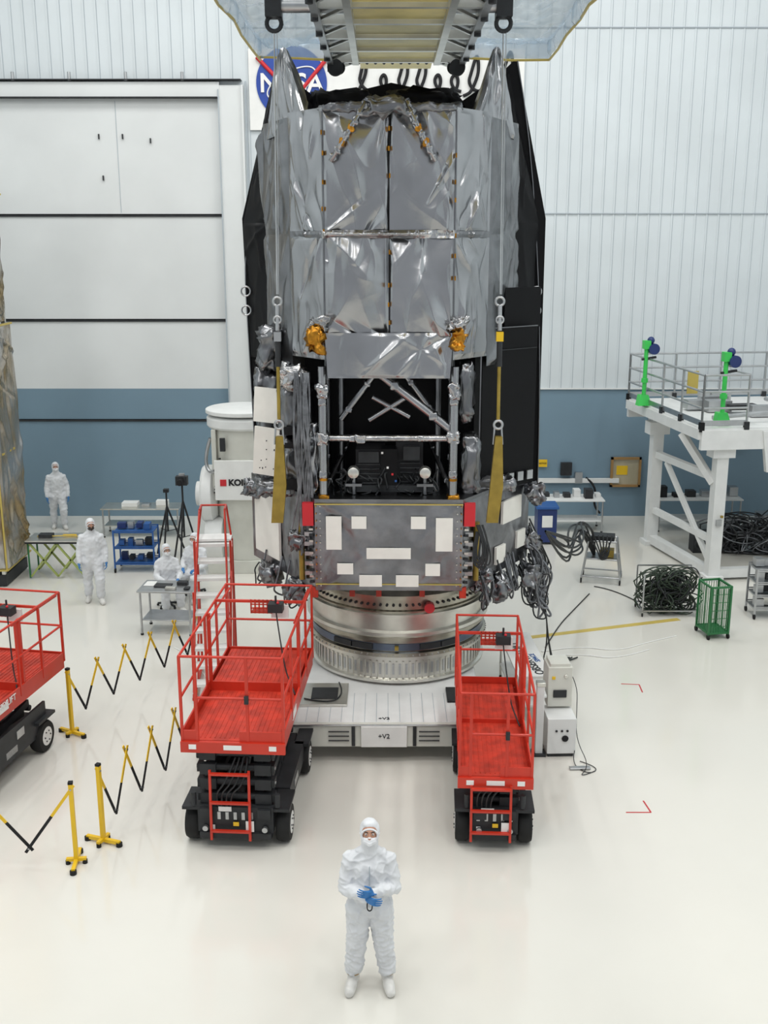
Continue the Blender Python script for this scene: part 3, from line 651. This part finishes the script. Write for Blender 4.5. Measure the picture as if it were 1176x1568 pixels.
def barrier(p0,p1,n,zlo=.3,zhi=1.0):
    p0=V((*p0,0));p1=V((*p1,0)); d=p1-p0; L=d.length; a=math.atan2(d.y,d.x)
    o=Obj('expanding_barrier',p0,a)
    o.beam('post','yellow',(0,0,.04),(0,0,1.07),.05); o.beam('foot','yellow',(0,-.24,.05),(0,.24,.05),.045,.045)
    o.beam('foot_bar','yellow',(-.12,.0,.06),(.12,.0,.06),.045,.04)
    for y in (-.23,.23): o.cyl('pads','tyre',(0,y,0),(0,y,.05),.04)
    for x in (-.1,.1): o.cyl('pads','tyre',(x,0,0),(x,0,.05),.03)
    o.box('cap','blackm',(0,0,1.08),(.055,.055,.03))
    o.cyl('end_pad','tyre',(L,0,0),(L,0,.05),.03); o.beam('end_leg','blackm',(L,0,.03),(L,0,zlo+.1),.025)
    dx=L/n
    for k in range(n):
        x0_,x1_=k*dx,(k+1)*dx; up=k%2==0
        za,zb_=(zhi,zlo) if up else (zlo,zhi)
        A=V((x0_,.02 if up else -.02,za));B=V((x1_,.02 if up else -.02,zb_)); e=(B-A)*.07
        Mid=A.lerp(B,.45)
        o.beam('slats','yellow' if up else 'blackm',A-e,Mid,.012,.036); o.beam('slats','blackm' if up else 'yellow',Mid,B+e,.012,.036)
        o.cyl('rivets','steel',(x0_,-.035,za),(x0_,.035,za),.012,seg=8)
        o.cyl('rivets','steel',(x1_,-.035,zb_),(x1_,.035,zb_),.012,seg=8)
    o.done()
barrier((-3.73,11.37),(-5.35,11.2),3,.25,1.0)
barrier((-3.52,11.82),(-2.72,14.1),8,.3,1.0)
barrier((-4.77,14.83),(-3.3,17.6),10,.35,1.0)

W=Obj('wrapped_hardware_stand',(-9.2,22.7,0))
for a,bb,lo,hi,sd in ((1.0,.75,.4,5.6,3),(.93,.7,5.65,11,4)):
    W.foil('wrap','amber',(-a,-bb,lo),(a,-bb,lo),(a,-bb,hi),(-a,-bb,hi),(0,-1,0),amp=.1,nc=30,seed=sd,n=60,vert=.8)
    W.foil('wrap','amber',(a,-bb,lo),(a,bb,lo),(a,bb,hi),(a,-bb,hi),(1,0,0),amp=.08,nc=26,seed=sd+2,n=50,vert=.8)
for x in (-.9,.9):
    for y in (-.65,.65): W.beam('frame','alum',(x,y,.1),(x,y,11),.08)
for z in (.4,2.9,5.6,8.3,11): W.beam('tape_bands','tape',(-1.0,-.79,z),(1.02,-.79,z),.04,.03); W.beam('tape_bands','tape',(1.02,-.78,z),(1.02,.78,z),.03,.04)
W.beam('tape_bands','tape',(1.01,-.77,.4),(1.0,-.77,11),.03); W.box('base','char',(0,0,.15),(1.9,1.4,.25)); W.box('core','beige',(0,0,5.5),(1.5,1.1,10.5)); W.done()

K=Obj('welding_positioner',(-3.25,23.6,0))
K.box('base','beige',(0,0,.15),(1.5,1.3,.3)); K.lathe('column','beige',[(.62,.3),(.62,1.2),(.68,1.3),(.68,2.2),(.74,2.4),(.74,3.3)],(.1,0,0),seg=40)
K.lathe('rim','white',[(.8,3.3),(.84,3.35),(.84,3.52),(.78,3.56)],(.1,0,0),seg=48); K.lathe('turntable','white',[(.8,3.6),(.86,3.62),(.86,3.7),(.82,3.72)],(.1,0,0),seg=48)
K.box('front_plate','paper',(.05,-.75,2.2),(1.1,.06,.9)); K.lathe('side_drum','white',[(.3,-.18),(.62,-.15),(.66,-.1),(.66,.1),(.5,.2)],(-.72,-.1,1.75),seg=40,axis='X')
K.lathe('side_drum','white',[(.28,-.3),(.28,-.15)],(-.72,-.1,1.75),seg=30,axis='X'); K.lathe('lower_drum','white',[(.45,-.2),(.5,-.1),(.5,.2)],(-.6,-.3,.75),seg=40,axis='X')
for k in range(12): K.box('gear_teeth','char',(-.52+.012*k,-.66,1.9+k*.07),(.05,.04,.035),(0,0,rad(-30)))
K.box('bracket','beige',(-.52,-.45,2.6),(.1,.3,1.4))
K.text('maker_lettering','blackm','KOIKE',(.08,-.79,2.15),.19,off=.008); K.box('maker_logo','nred',(-.31,-.79,2.15),(.14,.01,.15))
K.box('hose_box','char',(-.3,-.75,3.0),(.12,.06,.3)); K.curve('hose','steel',[[(-.6,-.5,3.1),(-.75,-.5,2.7),(-.65,-.6,2.3),(-.5,-.7,2.4)]],.04)
K.done(.01)

def tripod(x,y,h,head=True):
    o=Obj('camera_tripod',(x,y,0))
    for k in range(3):
        a=k*2.1+.4; o.cyl('legs','char',(0,0,h-.35),(.42*math.cos(a),.42*math.sin(a),0.01),.022); o.cyl('braces','char',(0,0,h*.4),(.25*math.cos(a),.25*math.sin(a),h*.42),.01)
    o.cyl('column','char',(0,0,h*.4),(0,0,h),.022)
    if head: o.box('camera_body','char',(0,0,h+.12),(.26,.18,.2)); o.cyl('lens','blackm',(0,-.1,h+.12),(0,-.28,h+.12),.07); o.box('camera_grip','steel',(0,.02,h+.25),(.12,.1,.05))
    else: o.box('head','char',(0,0,h+.03),(.12,.12,.08))
    o.done()
tripod(-5.15,24.3,1.6,False); tripod(-4.55,23.2,2.0,True)
def shelf_cart(name,x,y,w,d,h,m,n=3,rz=0,stuff=None):
    o=Obj(name,(x,y,0),rz)
    for sx in (-1,1):
        for sy in (-1,1):
            o.beam('uprights',m,(sx*w/2,sy*d/2,.1),(sx*w/2,sy*d/2,h),.035); o.lathe('casters','tyre',[(.02,-.02),(.055,-.015),(.055,.015),(.02,.02)],(sx*w/2,sy*d/2,.055),seg=14,axis='X')
            o.cyl('stems','steel',(sx*w/2,sy*d/2,.05),(sx*w/2,sy*d/2,.14),.012)
    for k in range(n):
        z=.2+(h-.25)*k/(n-1); o.box('shelves',m,(0,0,z),(w,d,.03))
        for sy in (-1,1): o.beam('lips',m,(-w/2,sy*d/2,z+.04),(w/2,sy*d/2,z+.04),.02)
        if stuff:
            for j in range(4): o.box('contents',random.choice(stuff),(-w*.33+j*w*.22,random.uniform(-d*.2,d*.2),z+.11),(random.uniform(.1,.2),random.uniform(.1,.25),random.uniform(.1,.2)))
    o.done()
shelf_cart('tool_cart',-5.68,23.3,.9,.55,1.0,'bluep',3,0,['char','steel','dblue','bluep'])
shelf_cart('equipment_cart',7.75,20.2,.7,.5,1.05,'steel',4,0,['char','alum','steel'])
# light tubular cart that carries the umbilicals
o=Obj('wire_cart',(4.85,22.5,0),rad(-15))
for sx in (-1,1):
    for sy in (-1,1):
        o.cyl('uprights','steel',(sx*.42,sy*.3,.1),(sx*.3,sy*.25,.95),.02); o.lathe('casters','tyre',[(.02,-.02),(.06,-.015),(.06,.015),(.02,.02)],(sx*.42,sy*.3,.06),seg=14,axis='X')
for z,f in ((.15,1.0),(.55,.86),(.95,.72)):
    for sy in (-1,1): o.cyl('rails','steel',(-.42*f,sy*.3*f,z),(.42*f,sy*.3*f,z),.018)
    for sx in (-1,1): o.cyl('rails','steel',(sx*.42*f,-.3*f,z),(sx*.42*f,.3*f,z),.018)
o.box('shelf','steel',(0,0,.55),(.7,.5,.02)); o.box('contents','char',(0,0,1.0),(.5,.35,.1)); o.box('contents','brass',(.1,0,.65),(.3,.25,.16))
o.curve('draped_cables','cable',[[(-.3+.1*k,-.2,1.08),(-.1+.05*k,-.32,.8),(0,-.33,.5+.05*k),(.2,-.2,.7),(.1,0,1.06)] for k in range(6)],.016); o.done()
def table(name,x,y,w,d,h,m,rz=0,items=()):
    o=Obj(name,(x,y,0),rz)
    o.box('top',m,(0,0,h),(w,d,.035)); o.box('undershelf',m,(0,0,.3),(w-.12,d-.1,.02))
    for sx in (-1,1):
        for sy in (-1,1): o.cyl('legs','steel',(sx*(w/2-.05),sy*(d/2-.05),.03),(sx*(w/2-.05),sy*(d/2-.05),h),.022); o.cyl('feet','tyre',(sx*(w/2-.05),sy*(d/2-.05),0),(sx*(w/2-.05),sy*(d/2-.05),.035),.03)
    for it in items:
        m2,c,sz=it; o.box('items',m2,(c[0],c[1],h+.02+sz[2]/2),sz)
    o.done(.004)
table('work_table',-4.15,19.35,1.05,.7,.88,'steel',rad(-4),[('char',(-.1,.0,0),(.32,.22,.02)),('char',(.25,.12,0),(.2,.14,.06)),('paper',(-.38,.1,0),(.2,.28,.01)),('alum',(.1,-.2,0),(.2,.1,.05)),('char',(.4,-.15,0),(.1,.14,.03))])
o=Obj('folding_table',(-7.3,22.9,0))
o.box('top','alum',(0,0,.86),(1.35,.7,.05)); o.box('top_edge','char',(0,-.35,.84),(1.35,.02,.04))
for y in (-.3,.3):
    for s in (-1,1): o.beam('legs','yg',(s*.6,y,.05),(-s*.0,y,.82),.04); o.beam('legs','yg',(s*.6,y,.82),(0,y,.05),.04); o.cyl('uprights','green',(s*.63,y,.02),(s*.63,y,.84),.02)
o.box('items','char',(-.3,0,.92),(.3,.2,.08)); o.box('items','yellow',(.2,.1,.9),(.3,.05,.03)); o.curve('strap','tape',[[(-.5,0,.9),(0,-.1,.93),(.3,.1,.9),(.6,-.2,.92)]],.015); o.done()
table('work_table',-6.2,26.3,2.0,.7,.75,'alum',0,[('paper',(-.3,.0,0),(.4,.3,.1)),('paper',(.5,.1,0),(.3,.2,.12)),('steel',(.1,0,0),(.2,.2,.06))])
for (x,y,w) in ((4.9,26.8,1.6),(8.2,26.9,2.2)):
    its=[]
    for k in range(6): its.append((random.choice(['char','steel','char','white','blackm']),(-w*.42+k*w*.17,random.uniform(-.1,.15),0),(random.uniform(.12,.24),.25,random.uniform(.08,.3))))
    table('equipment_bench',x,y,w,.75,.85,'white',0,its)
o=Obj('recycling_bin',(4.05,25.6,0)); o.prism('body','dblue',[(-.24,-.28,.06),(.24,-.28,.06),(.24,.28,.06),(-.24,.28,.06)],(0,0,.85)); o.box('lid','bluep',(0,0,.95),(.56,.64,.07)); o.box('sticker','paper',(0,-.29,.6),(.26,.01,.3))
for s in (-1,1): o.lathe('wheels','tyre',[(.03,-.02),(.07,-.02),(.07,.02),(.03,.02)],(s*.24,.2,.07),seg=14,axis='X'); o.box('feet','tyre',(s*.2,-.2,.03),(.06,.06,.06))
o.done(.01)

def loops(cx,cy,cz,rx,ry,rz_,n,rnd):
    out=[]
    for k in range(n):
        c=V((cx+rnd.uniform(-rx,rx)*.5,cy+rnd.uniform(-ry,ry)*.5,cz+rnd.uniform(-rz_,rz_)*.6)); r=rnd.uniform(.35,.7)
        A_=V((rnd.uniform(-1,1)*rx,rnd.uniform(-1,1)*ry,rnd.uniform(-.3,.3)*rz_)); B_=V((rnd.uniform(-.3,.3)*rx,rnd.uniform(-.6,.6)*ry,rnd.uniform(.5,1)*rz_))
        pts=[]
        for i in range(9):
            a=i*.8+rnd.uniform(-.2,.2); p=c+A_*r*math.cos(a)+B_*r*math.sin(a); p.z=max(.03,p.z); pts.append(p)
        out.append(pts)
    return out
o=Obj('cable_storage_rack',(5.75,20.4,0))
for sx in (-1,1):
    for sy in (-1,1): o.beam('posts','steel',(sx*.55,sy*.3,.06),(sx*.55,sy*.3,.9),.025)
    o.beam('rails','steel',(sx*.55,-.3,.12),(sx*.55,.3,.12),.025)
o.beam('rails','steel',(-.55,-.3,.12),(.55,-.3,.12),.025)
for z in (.12,.9): o.beam('rails','steel',(-.55,.3,z),(.55,.3,z),.025)
for sx in (-1,1):
    for sy in (-1,1): o.lathe('casters','tyre',[(.02,-.015),(.04,-.01),(.04,.01),(.02,.015)],(sx*.55,sy*.3,.04),seg=12,axis='X')
o.curve('cable_coils','cableg',loops(0,0,.45,.7,.35,.5,80,rn),.012); o.curve('cable_coils_dark','cable',loops(0,0,.4,.7,.35,.5,50,rn),.013); o.done()
o=Obj('cage_trolley',(6.3,19.1,0),rad(10))
for sx in (-1,1):
    for sy in (-1,1): o.beam('posts','green',(sx*.2,sy*.25,.08),(sx*.2,sy*.25,1.05),.035); o.lathe('casters','tyre',[(.02,-.02),(.05,-.015),(.05,.015),(.02,.02)],(sx*.2,sy*.25,.05),seg=12,axis='X')
for z in (.12,1.03):
    for sy in (-1,1): o.beam('rails','green',(-.2,sy*.25,z),(.2,sy*.25,z),.035)
    for sx in (-1,1): o.beam('rails','green',(sx*.2,-.25,z),(sx*.2,.25,z),.035)
for k in range(9):
    for sy in (-1,1): o.beam('mesh','green',(-.2+k*.05,sy*.25,.12),(-.2+k*.05,sy*.25,1.0),.01)
    for sx in (-1,1): o.beam('mesh','green',(sx*.2,-.25+k*.06,.12),(sx*.2,-.25+k*.06,1.0),.01)
for k in range(5): o.beam('mesh','green',(-.2,-.25,.25+k*.16),(.2,-.25,.25+k*.16),.01)
o.box('floor_pan','green',(0,0,.12),(.4,.5,.02)); o.done()
o=Obj('cable_pile',(8.9,24.6,0)); o.curve('cables','cable',loops(0,0,.5,1.4,.6,.6,50,rn),.016); o.curve('cables_grey','greyp',loops(0,0,.5,1.4,.6,.6,30,rn),.016); o.box('crates','char',(-.5,.3,.3),(.6,.5,.6)); o.box('crates','steel',(.5,.4,.45),(.5,.5,.9)); o.box('crates','paper',(1.1,-.3,.2),(.4,.4,.4)); o.box('crates','char',(-1.2,.2,.25),(.4,.4,.5)); o.done()

# ------------------------------------------------------------------ access platform right
A=Obj('access_platform',(6.75,22.2,0),rad(7))
zd=3.5
A.box('deck','white',(2.4,2.25,zd-.06),(4.8,4.5,.06))
for y in (0,4.5): A.beam('edge_beams','white',(0,y,zd-.28),(4.8,y,zd-.28),.12,.42)
for x in (0,2.4,4.8): A.beam('edge_beams','white',(x,0,zd-.16),(x,4.5,zd-.16),.12,.22)
for k in range(7): A.beam('joists','white',(0,.6*k+.4,zd-.14),(4.8,.6*k+.4,zd-.14),.06,.14)
for x,y in ((.6,.25),(.3,3.2),(4.2,.25)):
    A.box('legs','white',(x,y,1.62),(.26,.26,3.0)); A.box('gusset','white',(x,y,2.95),(.5,.36,.3)); A.box('leg_feet','white',(x,y,.06),(.4,.4,.12))
A.beam('base_frame','white',(.6,.25,.16),(.3,3.2,.16),.2,.2); A.beam('base_frame','white',(.6,.25,.9),(.3,3.2,.9),.12,.14); A.beam('tie_beams','white',(.6,.25,2.3),(.3,3.2,2.3),.14,.16)
A.beam('knee_brace','white',(.6,.3,.3),(.35,2.6,2.2),.1); A.beam('knee_brace','white',(-.0,1.0,3.2),(.5,.3,2.2),.14); A.beam('base_frame','white',(.6,.25,.16),(4.2,.25,.16),.2,.2)
A.box('sensor_box','steel',(.6,.1,1.35),(.12,.06,.14)); A.box('sensor_box','brass',(.64,.05,1.5),(.05,.05,.05))
A.prism('bracket','white',[(1.35,-.1,zd-.1),(1.75,-.1,zd-.1),(1.75,-.1,zd-1.0),(1.5,-.1,zd-1.0)],(0,.12,0))
def prail(p,q,n):
    p=V(p);q=V(q)
    for z in (1.1,.75,.4): A.cyl('guard_rails','steel',p+V((0,0,z)),q+V((0,0,z)),.024)
    for k in range(n+1):
        a=p.lerp(q,k/n); A.cyl('rail_posts','steel',a,a+V((0,0,1.1)),.026); A.box('post_sockets','char',a+V((0,0,-.0)),(.1,.1,.2))
    A.beam('toe_board','steel',p+V((0,0,.08)),q+V((0,0,.08)),.015,.12)
prail((0,0,zd),(0,4.5,zd),4); prail((0,0,zd),(1.0,0,zd),1); prail((0,4.5,zd),(4.8,4.5,zd),4)
A.cyl('guard_rails','steel',(1.0,0,zd+1.1),(1.0,.9,zd+1.1),.024); A.box('sign','tape',(.25,1.2,zd+.8),(.25,.02,.5))
for k in range(9): A.box('deck_equipment',random.choice(['steel','steel','char']),(.8+random.uniform(0,2.5),.8+random.uniform(0,2.8),zd+.12),(random.uniform(.2,.7),random.uniform(.1,.4),random.uniform(.08,.3)))
A.tube('deck_equipment','steel',[(.5,.6,zd+.1),(2.5,.6,zd+.25),(2.5,2.2,zd+.25)],.05)
for x,y in ((.6,.35),(-.1,3.2)):
    A.prism('hoist_base','lime',[(x-.17,y-.12,zd),(x+.17,y-.12,zd),(x+.1,y-.05,zd+.25),(x-.1,y-.05,zd+.25)],(0,.2,0))
    A.cyl('hoist_mast','lime',(x,y,zd),(x,y,zd+1.55),.05); A.cyl('hoist_mast','lime',(x,y,zd+.55),(x,y,zd+.65),.08); A.box('hoist_head','lime',(x,y,zd+1.45),(.16,.16,.2))
    A.lathe('winch','dblue',[(.05,-.1),(.13,-.1),(.13,.1),(.05,.1)],(x+.16,y-.02,zd+1.35),seg=20,axis='Y'); A.cyl('hoist_hook','char',(x-.1,y,zd+1.1),(x+.25,y,zd+1.15),.03); A.sph('winch','dblue',(x+.1,y,zd+1.55),.09)
A.done()

# ------------------------------------------------------------------ people
def hull_caps(bm,a,ra,b_,rb,sub=2):
    t=bmesh.new()
    bmesh.ops.create_icosphere(t,subdivisions=sub,radius=ra,matrix=Matrix.Translation(V(a)))
    bmesh.ops.create_icosphere(t,subdivisions=sub,radius=rb,matrix=Matrix.Translation(V(b_)))
    r=bmesh.ops.convex_hull(t,input=t.verts)
    dele=[g for g in r['geom_interior'] if isinstance(g,bmesh.types.BMVert)]+[g for g in r['geom_unused'] if isinstance(g,bmesh.types.BMVert)]
    bmesh.ops.delete(t,geom=list(set(dele)),context='VERTS')
    me=bpy.data.meshes.new('t'); t.to_mesh(me); t.free(); bm.from_mesh(me); bpy.data.meshes.remove(me)
def ell(bm,c,r,Mx=None,sub=3):
    m=Matrix.Translation(V(c))@Matrix.Diagonal((*r,1))
    if Mx is not None: m=Mx@m
    bmesh.ops.create_icosphere(bm,subdivisions=sub,radius=1,matrix=m)
def solid(bm,name,m,parent,voxel,sm=6,disp=None,floor0=False):
    bmesh.ops.recalc_face_normals(bm,faces=bm.faces)
    me=bpy.data.meshes.new(name); bm.to_mesh(me); bm.free()
    o=bpy.data.objects.new(name,me); COL.objects.link(o)
    md=o.modifiers.new('r','REMESH'); md.mode='VOXEL'; md.voxel_size=voxel
    if sm: s=o.modifiers.new('s','SMOOTH'); s.factor=.5; s.iterations=sm
    dg=bpy.context.evaluated_depsgraph_get(); me2=bpy.data.meshes.new_from_object(o.evaluated_get(dg))
    o.modifiers.clear(); o.data=me2
    if disp:
        ns=[v.normal.copy() for v in me2.vertices]
        for v,nn in zip(me2.vertices,ns): v.co=v.co+nn*disp(v.co)
    if floor0:
        for v in me2.vertices: v.co.z=max(v.co.z,0.0)
    me2.materials.clear(); me2.materials.append(M[m]); me2.shade_smooth(); o.parent=parent
    return o
def hand(parent,wrist,dirv,palm_n,side,name,vox=.005,curl=.6):
    w=V(wrist); d=V(dirv).normalized(); n=V(palm_n).normalized(); n=(n-d*n.dot(d)).normalized(); c=d.cross(n)*side
    bm=bmesh.new()
    hull_caps(bm,w-d*.03,.032,w+d*.015,.028)
    for k,t in enumerate((-.028,-.01,.01,.028)): hull_caps(bm,w+d*.01+c*t*.6,.017,w+d*.085+c*t,.0135)
    Ls=(.066,.078,.083,.074)
    for k,t in enumerate((-.032,-.0108,.0108,.032)):
        p=w+d*.085+c*t; a=.2; L=Ls[k]*1.0
        for j,fr_ in enumerate((.42,.32,.26)):
            a+=curl*(.6+.2*j); dd=(d*math.cos(a)+n*math.sin(a)+c*t*.8).normalized(); q=p+dd*L*fr_; r=.0098-.0009*j
            hull_caps(bm,p,r,q,r-.0006,1); p=q
    p=w+d*.02+c*.028; q=p+(d*.6+c*.75+n*.2).normalized()*.042; hull_caps(bm,p,.014,q,.0115,1)
    q2=q+(d*.9+c*.2+n*.4).normalized()*.032; hull_caps(bm,q,.0112,q2,.0095,1); q3=q2+(d*.8+n*.6).normalized()*.022; hull_caps(bm,q2,.0095,q3,.0082,1)
    solid(bm,name,'glove',parent,vox,2)
def person(loc,rz,pose='cross',hi=True,hscale=1,headtilt=12,maskc='mask',faceturn=0):
    E=Obj('cleanroom_technician',loc,rz).e; E.scale=(hscale,)*3
    bm=bmesh.new(); vox=.010 if hi else .02
    seat=pose=='sit'
    dz=-.40 if seat else 0
    J={}
    for s in (-1,1):
        hip=V((s*.098,.0,.90+dz))
        if seat: kn=V((s*.15,-.42,.50)); an=V((s*.16,-.42,.12))
        elif pose=='walk': kn=V((s*.12,-.12*s,.49)); an=V((s*.12,-.10*s+.05,.12))
        else: kn=V((s*.128,-.01,.50)); an=V((s*.165,.03,.13))
        J[s]=(hip,kn,an)
        hull_caps(bm,hip,.132,kn,.098); hull_caps(bm,kn,.098,an.lerp(kn,.22),.088); hull_caps(bm,an.lerp(kn,.3),.09,an.lerp(kn,.14),.088); hull_caps(bm,an.lerp(kn,.14),.080,an,.06)
    ell(bm,(0,.01,.95+dz),(.188,.145,.18)); hull_caps(bm,(-.055,.0,1.0+dz),.125,(-.05,0,1.3+dz),.138); hull_caps(bm,(.055,.0,1.0+dz),.125,(.05,0,1.3+dz),.138)
    ell(bm,(0,0,1.25+dz),(.195,.142,.24)); hull_caps(bm,(-.125,.01,1.39+dz),.082,(.125,.01,1.39+dz),.082)
    for s in (-1,1): hull_caps(bm,(s*.14,.01,1.395+dz),.072,(s*.03,.005,1.48+dz),.068)
    hull_caps(bm,(0,.01,1.40+dz),.115,(0,.0,1.51+dz),.08); hull_caps(bm,(0,.0,1.51+dz),.08,(0,.01,1.62+dz),.088)
    wr={}
    for s in (-1,1):
        sh=V((s*.175,.01,1.38+dz))
        if pose=='cross': el=V((s*.238,-.05,1.12)); w_=V((s*.045,-.225,1.175 if s>0 else 1.12))
        elif seat: el=V((s*.25,-.08,1.12+dz)); w_=V((s*.15,-.30,1.08+dz))
        else: el=V((s*.255,.02,1.12)); w_=V((s*.265,-.09,.88))
        hull_caps(bm,sh,.082,el,.066); hull_caps(bm,el,.068,w_.lerp(el,.25),.056); hull_caps(bm,w_.lerp(el,.3),.058,w_,.042); wr[s]=(el,w_)
    HT=Matrix.Translation(V((0,0,1.56+dz)))@Matrix.Rotation(rad(faceturn),4,'Z')@Matrix.Rotation(rad(-headtilt),4,'X')@Matrix.Translation(V((0,0,-1.56)))
    if seat: HT=Matrix.Translation(V((0,0,1.56+dz)))@Matrix.Rotation(rad(faceturn),4,'Z')@Matrix.Rotation(rad(-headtilt),4,'X')@Matrix.Translation(V((0,0,-1.56)))
    ell(bm,(0,.02,1.668),(.098,.108,.122),HT); ell(bm,(0,-.01,1.735),(.075,.072,.05),HT)
    def disp(p):
        q=V((p.x*7,p.y*7,p.z*10)); big=noise.noise(q+V((3,1,0)))*.008; r_=1-abs(noise.noise(V((p.x*9+p.z*6,p.y*9,p.z*13)))); r2=1-abs(noise.noise(V((p.x*8-p.z*7,p.y*8+4,p.z*9))))
        head=1 if p.z<1.48+dz else .2
        return (big+(r_**6-.3)*.013+(r2**7-.25)*.011)*head
    solid(bm,'coverall',('suit'),E,vox,5,disp)
    bm=bmesh.new()
    for s in (-1,1):
        an=J[s][2]; d=V((s*.18,-1,0)).normalized()
        hull_caps(bm,an+V((0,0,.0)),.066,an+V((0,.02,-.06)),.062); hull_caps(bm,V((an.x,an.y+.03,.055)),.06,V((an.x,an.y,.06))+d*.1,.056); hull_caps(bm,V((an.x,an.y,.06))+d*.1,.06,V((an.x,an.y,.046))+d*.19,.052)
    solid(bm,'boot_covers','bootm',E,.01,3,lambda p:noise.noise(p*22)*.006,True)
    o=Obj('tmp')
    if hi:
        for s in (-1,1):
            an=J[s][2]; o.lathe('ankle_bands','tan',[(.069,-.014),(.074,0),(.069,.014)],an+V((0,0,.015)),seg=24)
        o.box('zipper','wallg',(0,-.147,1.30),(.008,.012,.2))
        o.curve('lanyard_loop','blackm',[[(-.02,-.145,1.03),(-.03,-.17,.97),(0,-.175,.94),(.03,-.17,.97),(.02,-.145,1.03)]],.006)
    if seat:
        o.lathe('stool_seat','char',[(.15,.33),(.18,.35),(.18,.38),(.15,.40)],(0,.02,0),seg=24); o.cyl('stool_stem','steel',(0,.02,.08),(0,.02,.34),.025)
        for k in range(5):
            t=k*1.2566; o.beam('stool_base','char',(0,.02,.09),(.24*math.cos(t),.02+.24*math.sin(t),.06),.035); o.sph('stool_casters','tyre',(.24*math.cos(t),.02+.24*math.sin(t),.03),.03,1)
    def HP(p): return HT@V(p)
    bm=bmesh.new(); ell(bm,(0,-.014,1.655),(.080,.100,.112),HT); ell(bm,(0,-.035,1.60),(.052,.06,.055),HT)
    hull_caps(bm,HP((0,-.106,1.668)),.012,HP((0,-.124,1.635)),.016)
    for s in (-1,1):
        hull_caps(bm,HP((s*.015,-.101,1.688)),.012,HP((s*.05,-.090,1.688)),.010); ell(bm,(s*.08,.0,1.65),(.012,.022,.032),HT,2)
    solid(bm,'head','skin',E,.006,3)
    bm=bmesh.new(); ell(bm,(0,-.055,1.610),(.073,.074,.056),HT); hull_caps(bm,HP((0,-.120,1.642)),.016,HP((0,-.120,1.588)),.024); hull_caps(bm,HP((-.072,-.03,1.625)),.012,HP((.072,-.03,1.625)),.012)
    solid(bm,'face_mask',maskc,E,.006,3,lambda p:.0018*math.sin(p.z*260))
    for s in (-1,1):
        o.sph('eyes','eye',HP((s*.031,-.101,1.672)),.0115,2); o.sph('irises','dark',HP((s*.031,-.1095,1.672)),.006,2)
        o.cyl('eyebrows','dark',HP((s*.015,-.114,1.694)),HP((s*.048,-.100,1.695)),.0045)
        o.cyl('mask_straps','mask',HP((s*.066,-.07,1.632)),HP((s*.095,.01,1.65)),.004)
    pts=[HP((.076*math.cos(a),-.080-.010*abs(math.sin(a)),1.656+.060*math.sin(a))) for a in [i*math.pi/12 for i in range(25)]]
    o.tube('hood_rim','suit',pts,.011,8)
    o.done()
    for c in list(o.e.children): c.parent=E
    bpy.data.objects.remove(o.e)
    for s in (-1,1):
        el,w_=wr[s]; d=(w_-el).normalized()
        if pose=='cross': hand(E,w_+d*.02,d+V((0,.12,0)),V((0,1,0)),-s,'hand_left' if s>0 else 'hand_right',.0045,.35)
        elif seat: hand(E,w_+d*.02,d,V((0,0,-1)),s,'hand_left' if s>0 else 'hand_right',.006,.4)
        else: hand(E,w_+d*.02,d,V((-s,0,0)),1 if s<0 else -1,'hand_left' if s>0 else 'hand_right',.006,.4)
    return E
person((-.14,9.2,0),rad(0),'cross',True,1.04,12)
person((-6.05,21.0,0),rad(15),'walk',False,1.02,-8,'dark',10)
person((-8.55,26.9,0),rad(20),'walk',False,1.0,0)
person((-4.45,20.7,0),rad(25),'sit',False,.98,-5); person((-4.0,21.45,0),rad(-15),'sit',False,1.0,-5)

# ------------------------------------------------------------------ lights, world, camera
def area(name,loc,sx,sy,p,rot=(0,0,0),col=(1,.99,.965)):
    l=bpy.data.lights.new(name,'AREA'); l.shape='RECTANGLE'; l.size=sx; l.size_y=sy; l.energy=p; l.color=col
    o=bpy.data.objects.new(name,l); COL.objects.link(o); o.location=loc; o.rotation_euler=rot
for x in (-9,-3,3,9):
    for y in (1,8,15,22): area('ceiling_light',(x,y,17.6),.7,3.4,300)
w=bpy.data.worlds.new('world'); sc.world=w; w.use_nodes=True
w.node_tree.nodes['Background'].inputs[0].default_value=(.90,.95,1,1); w.node_tree.nodes['Background'].inputs[1].default_value=.5
cd=bpy.data.cameras.new('camera'); co=bpy.data.objects.new('camera',cd); COL.objects.link(co)
cd.sensor_fit='VERTICAL'; cd.sensor_height=36; cd.lens=36*1650/1600; cd.clip_end=200
co.location=(0,0,7.3); co.rotation_euler=(rad(90-14.3),0,0)
sc.camera=co
sc.view_settings.view_transform='Standard'
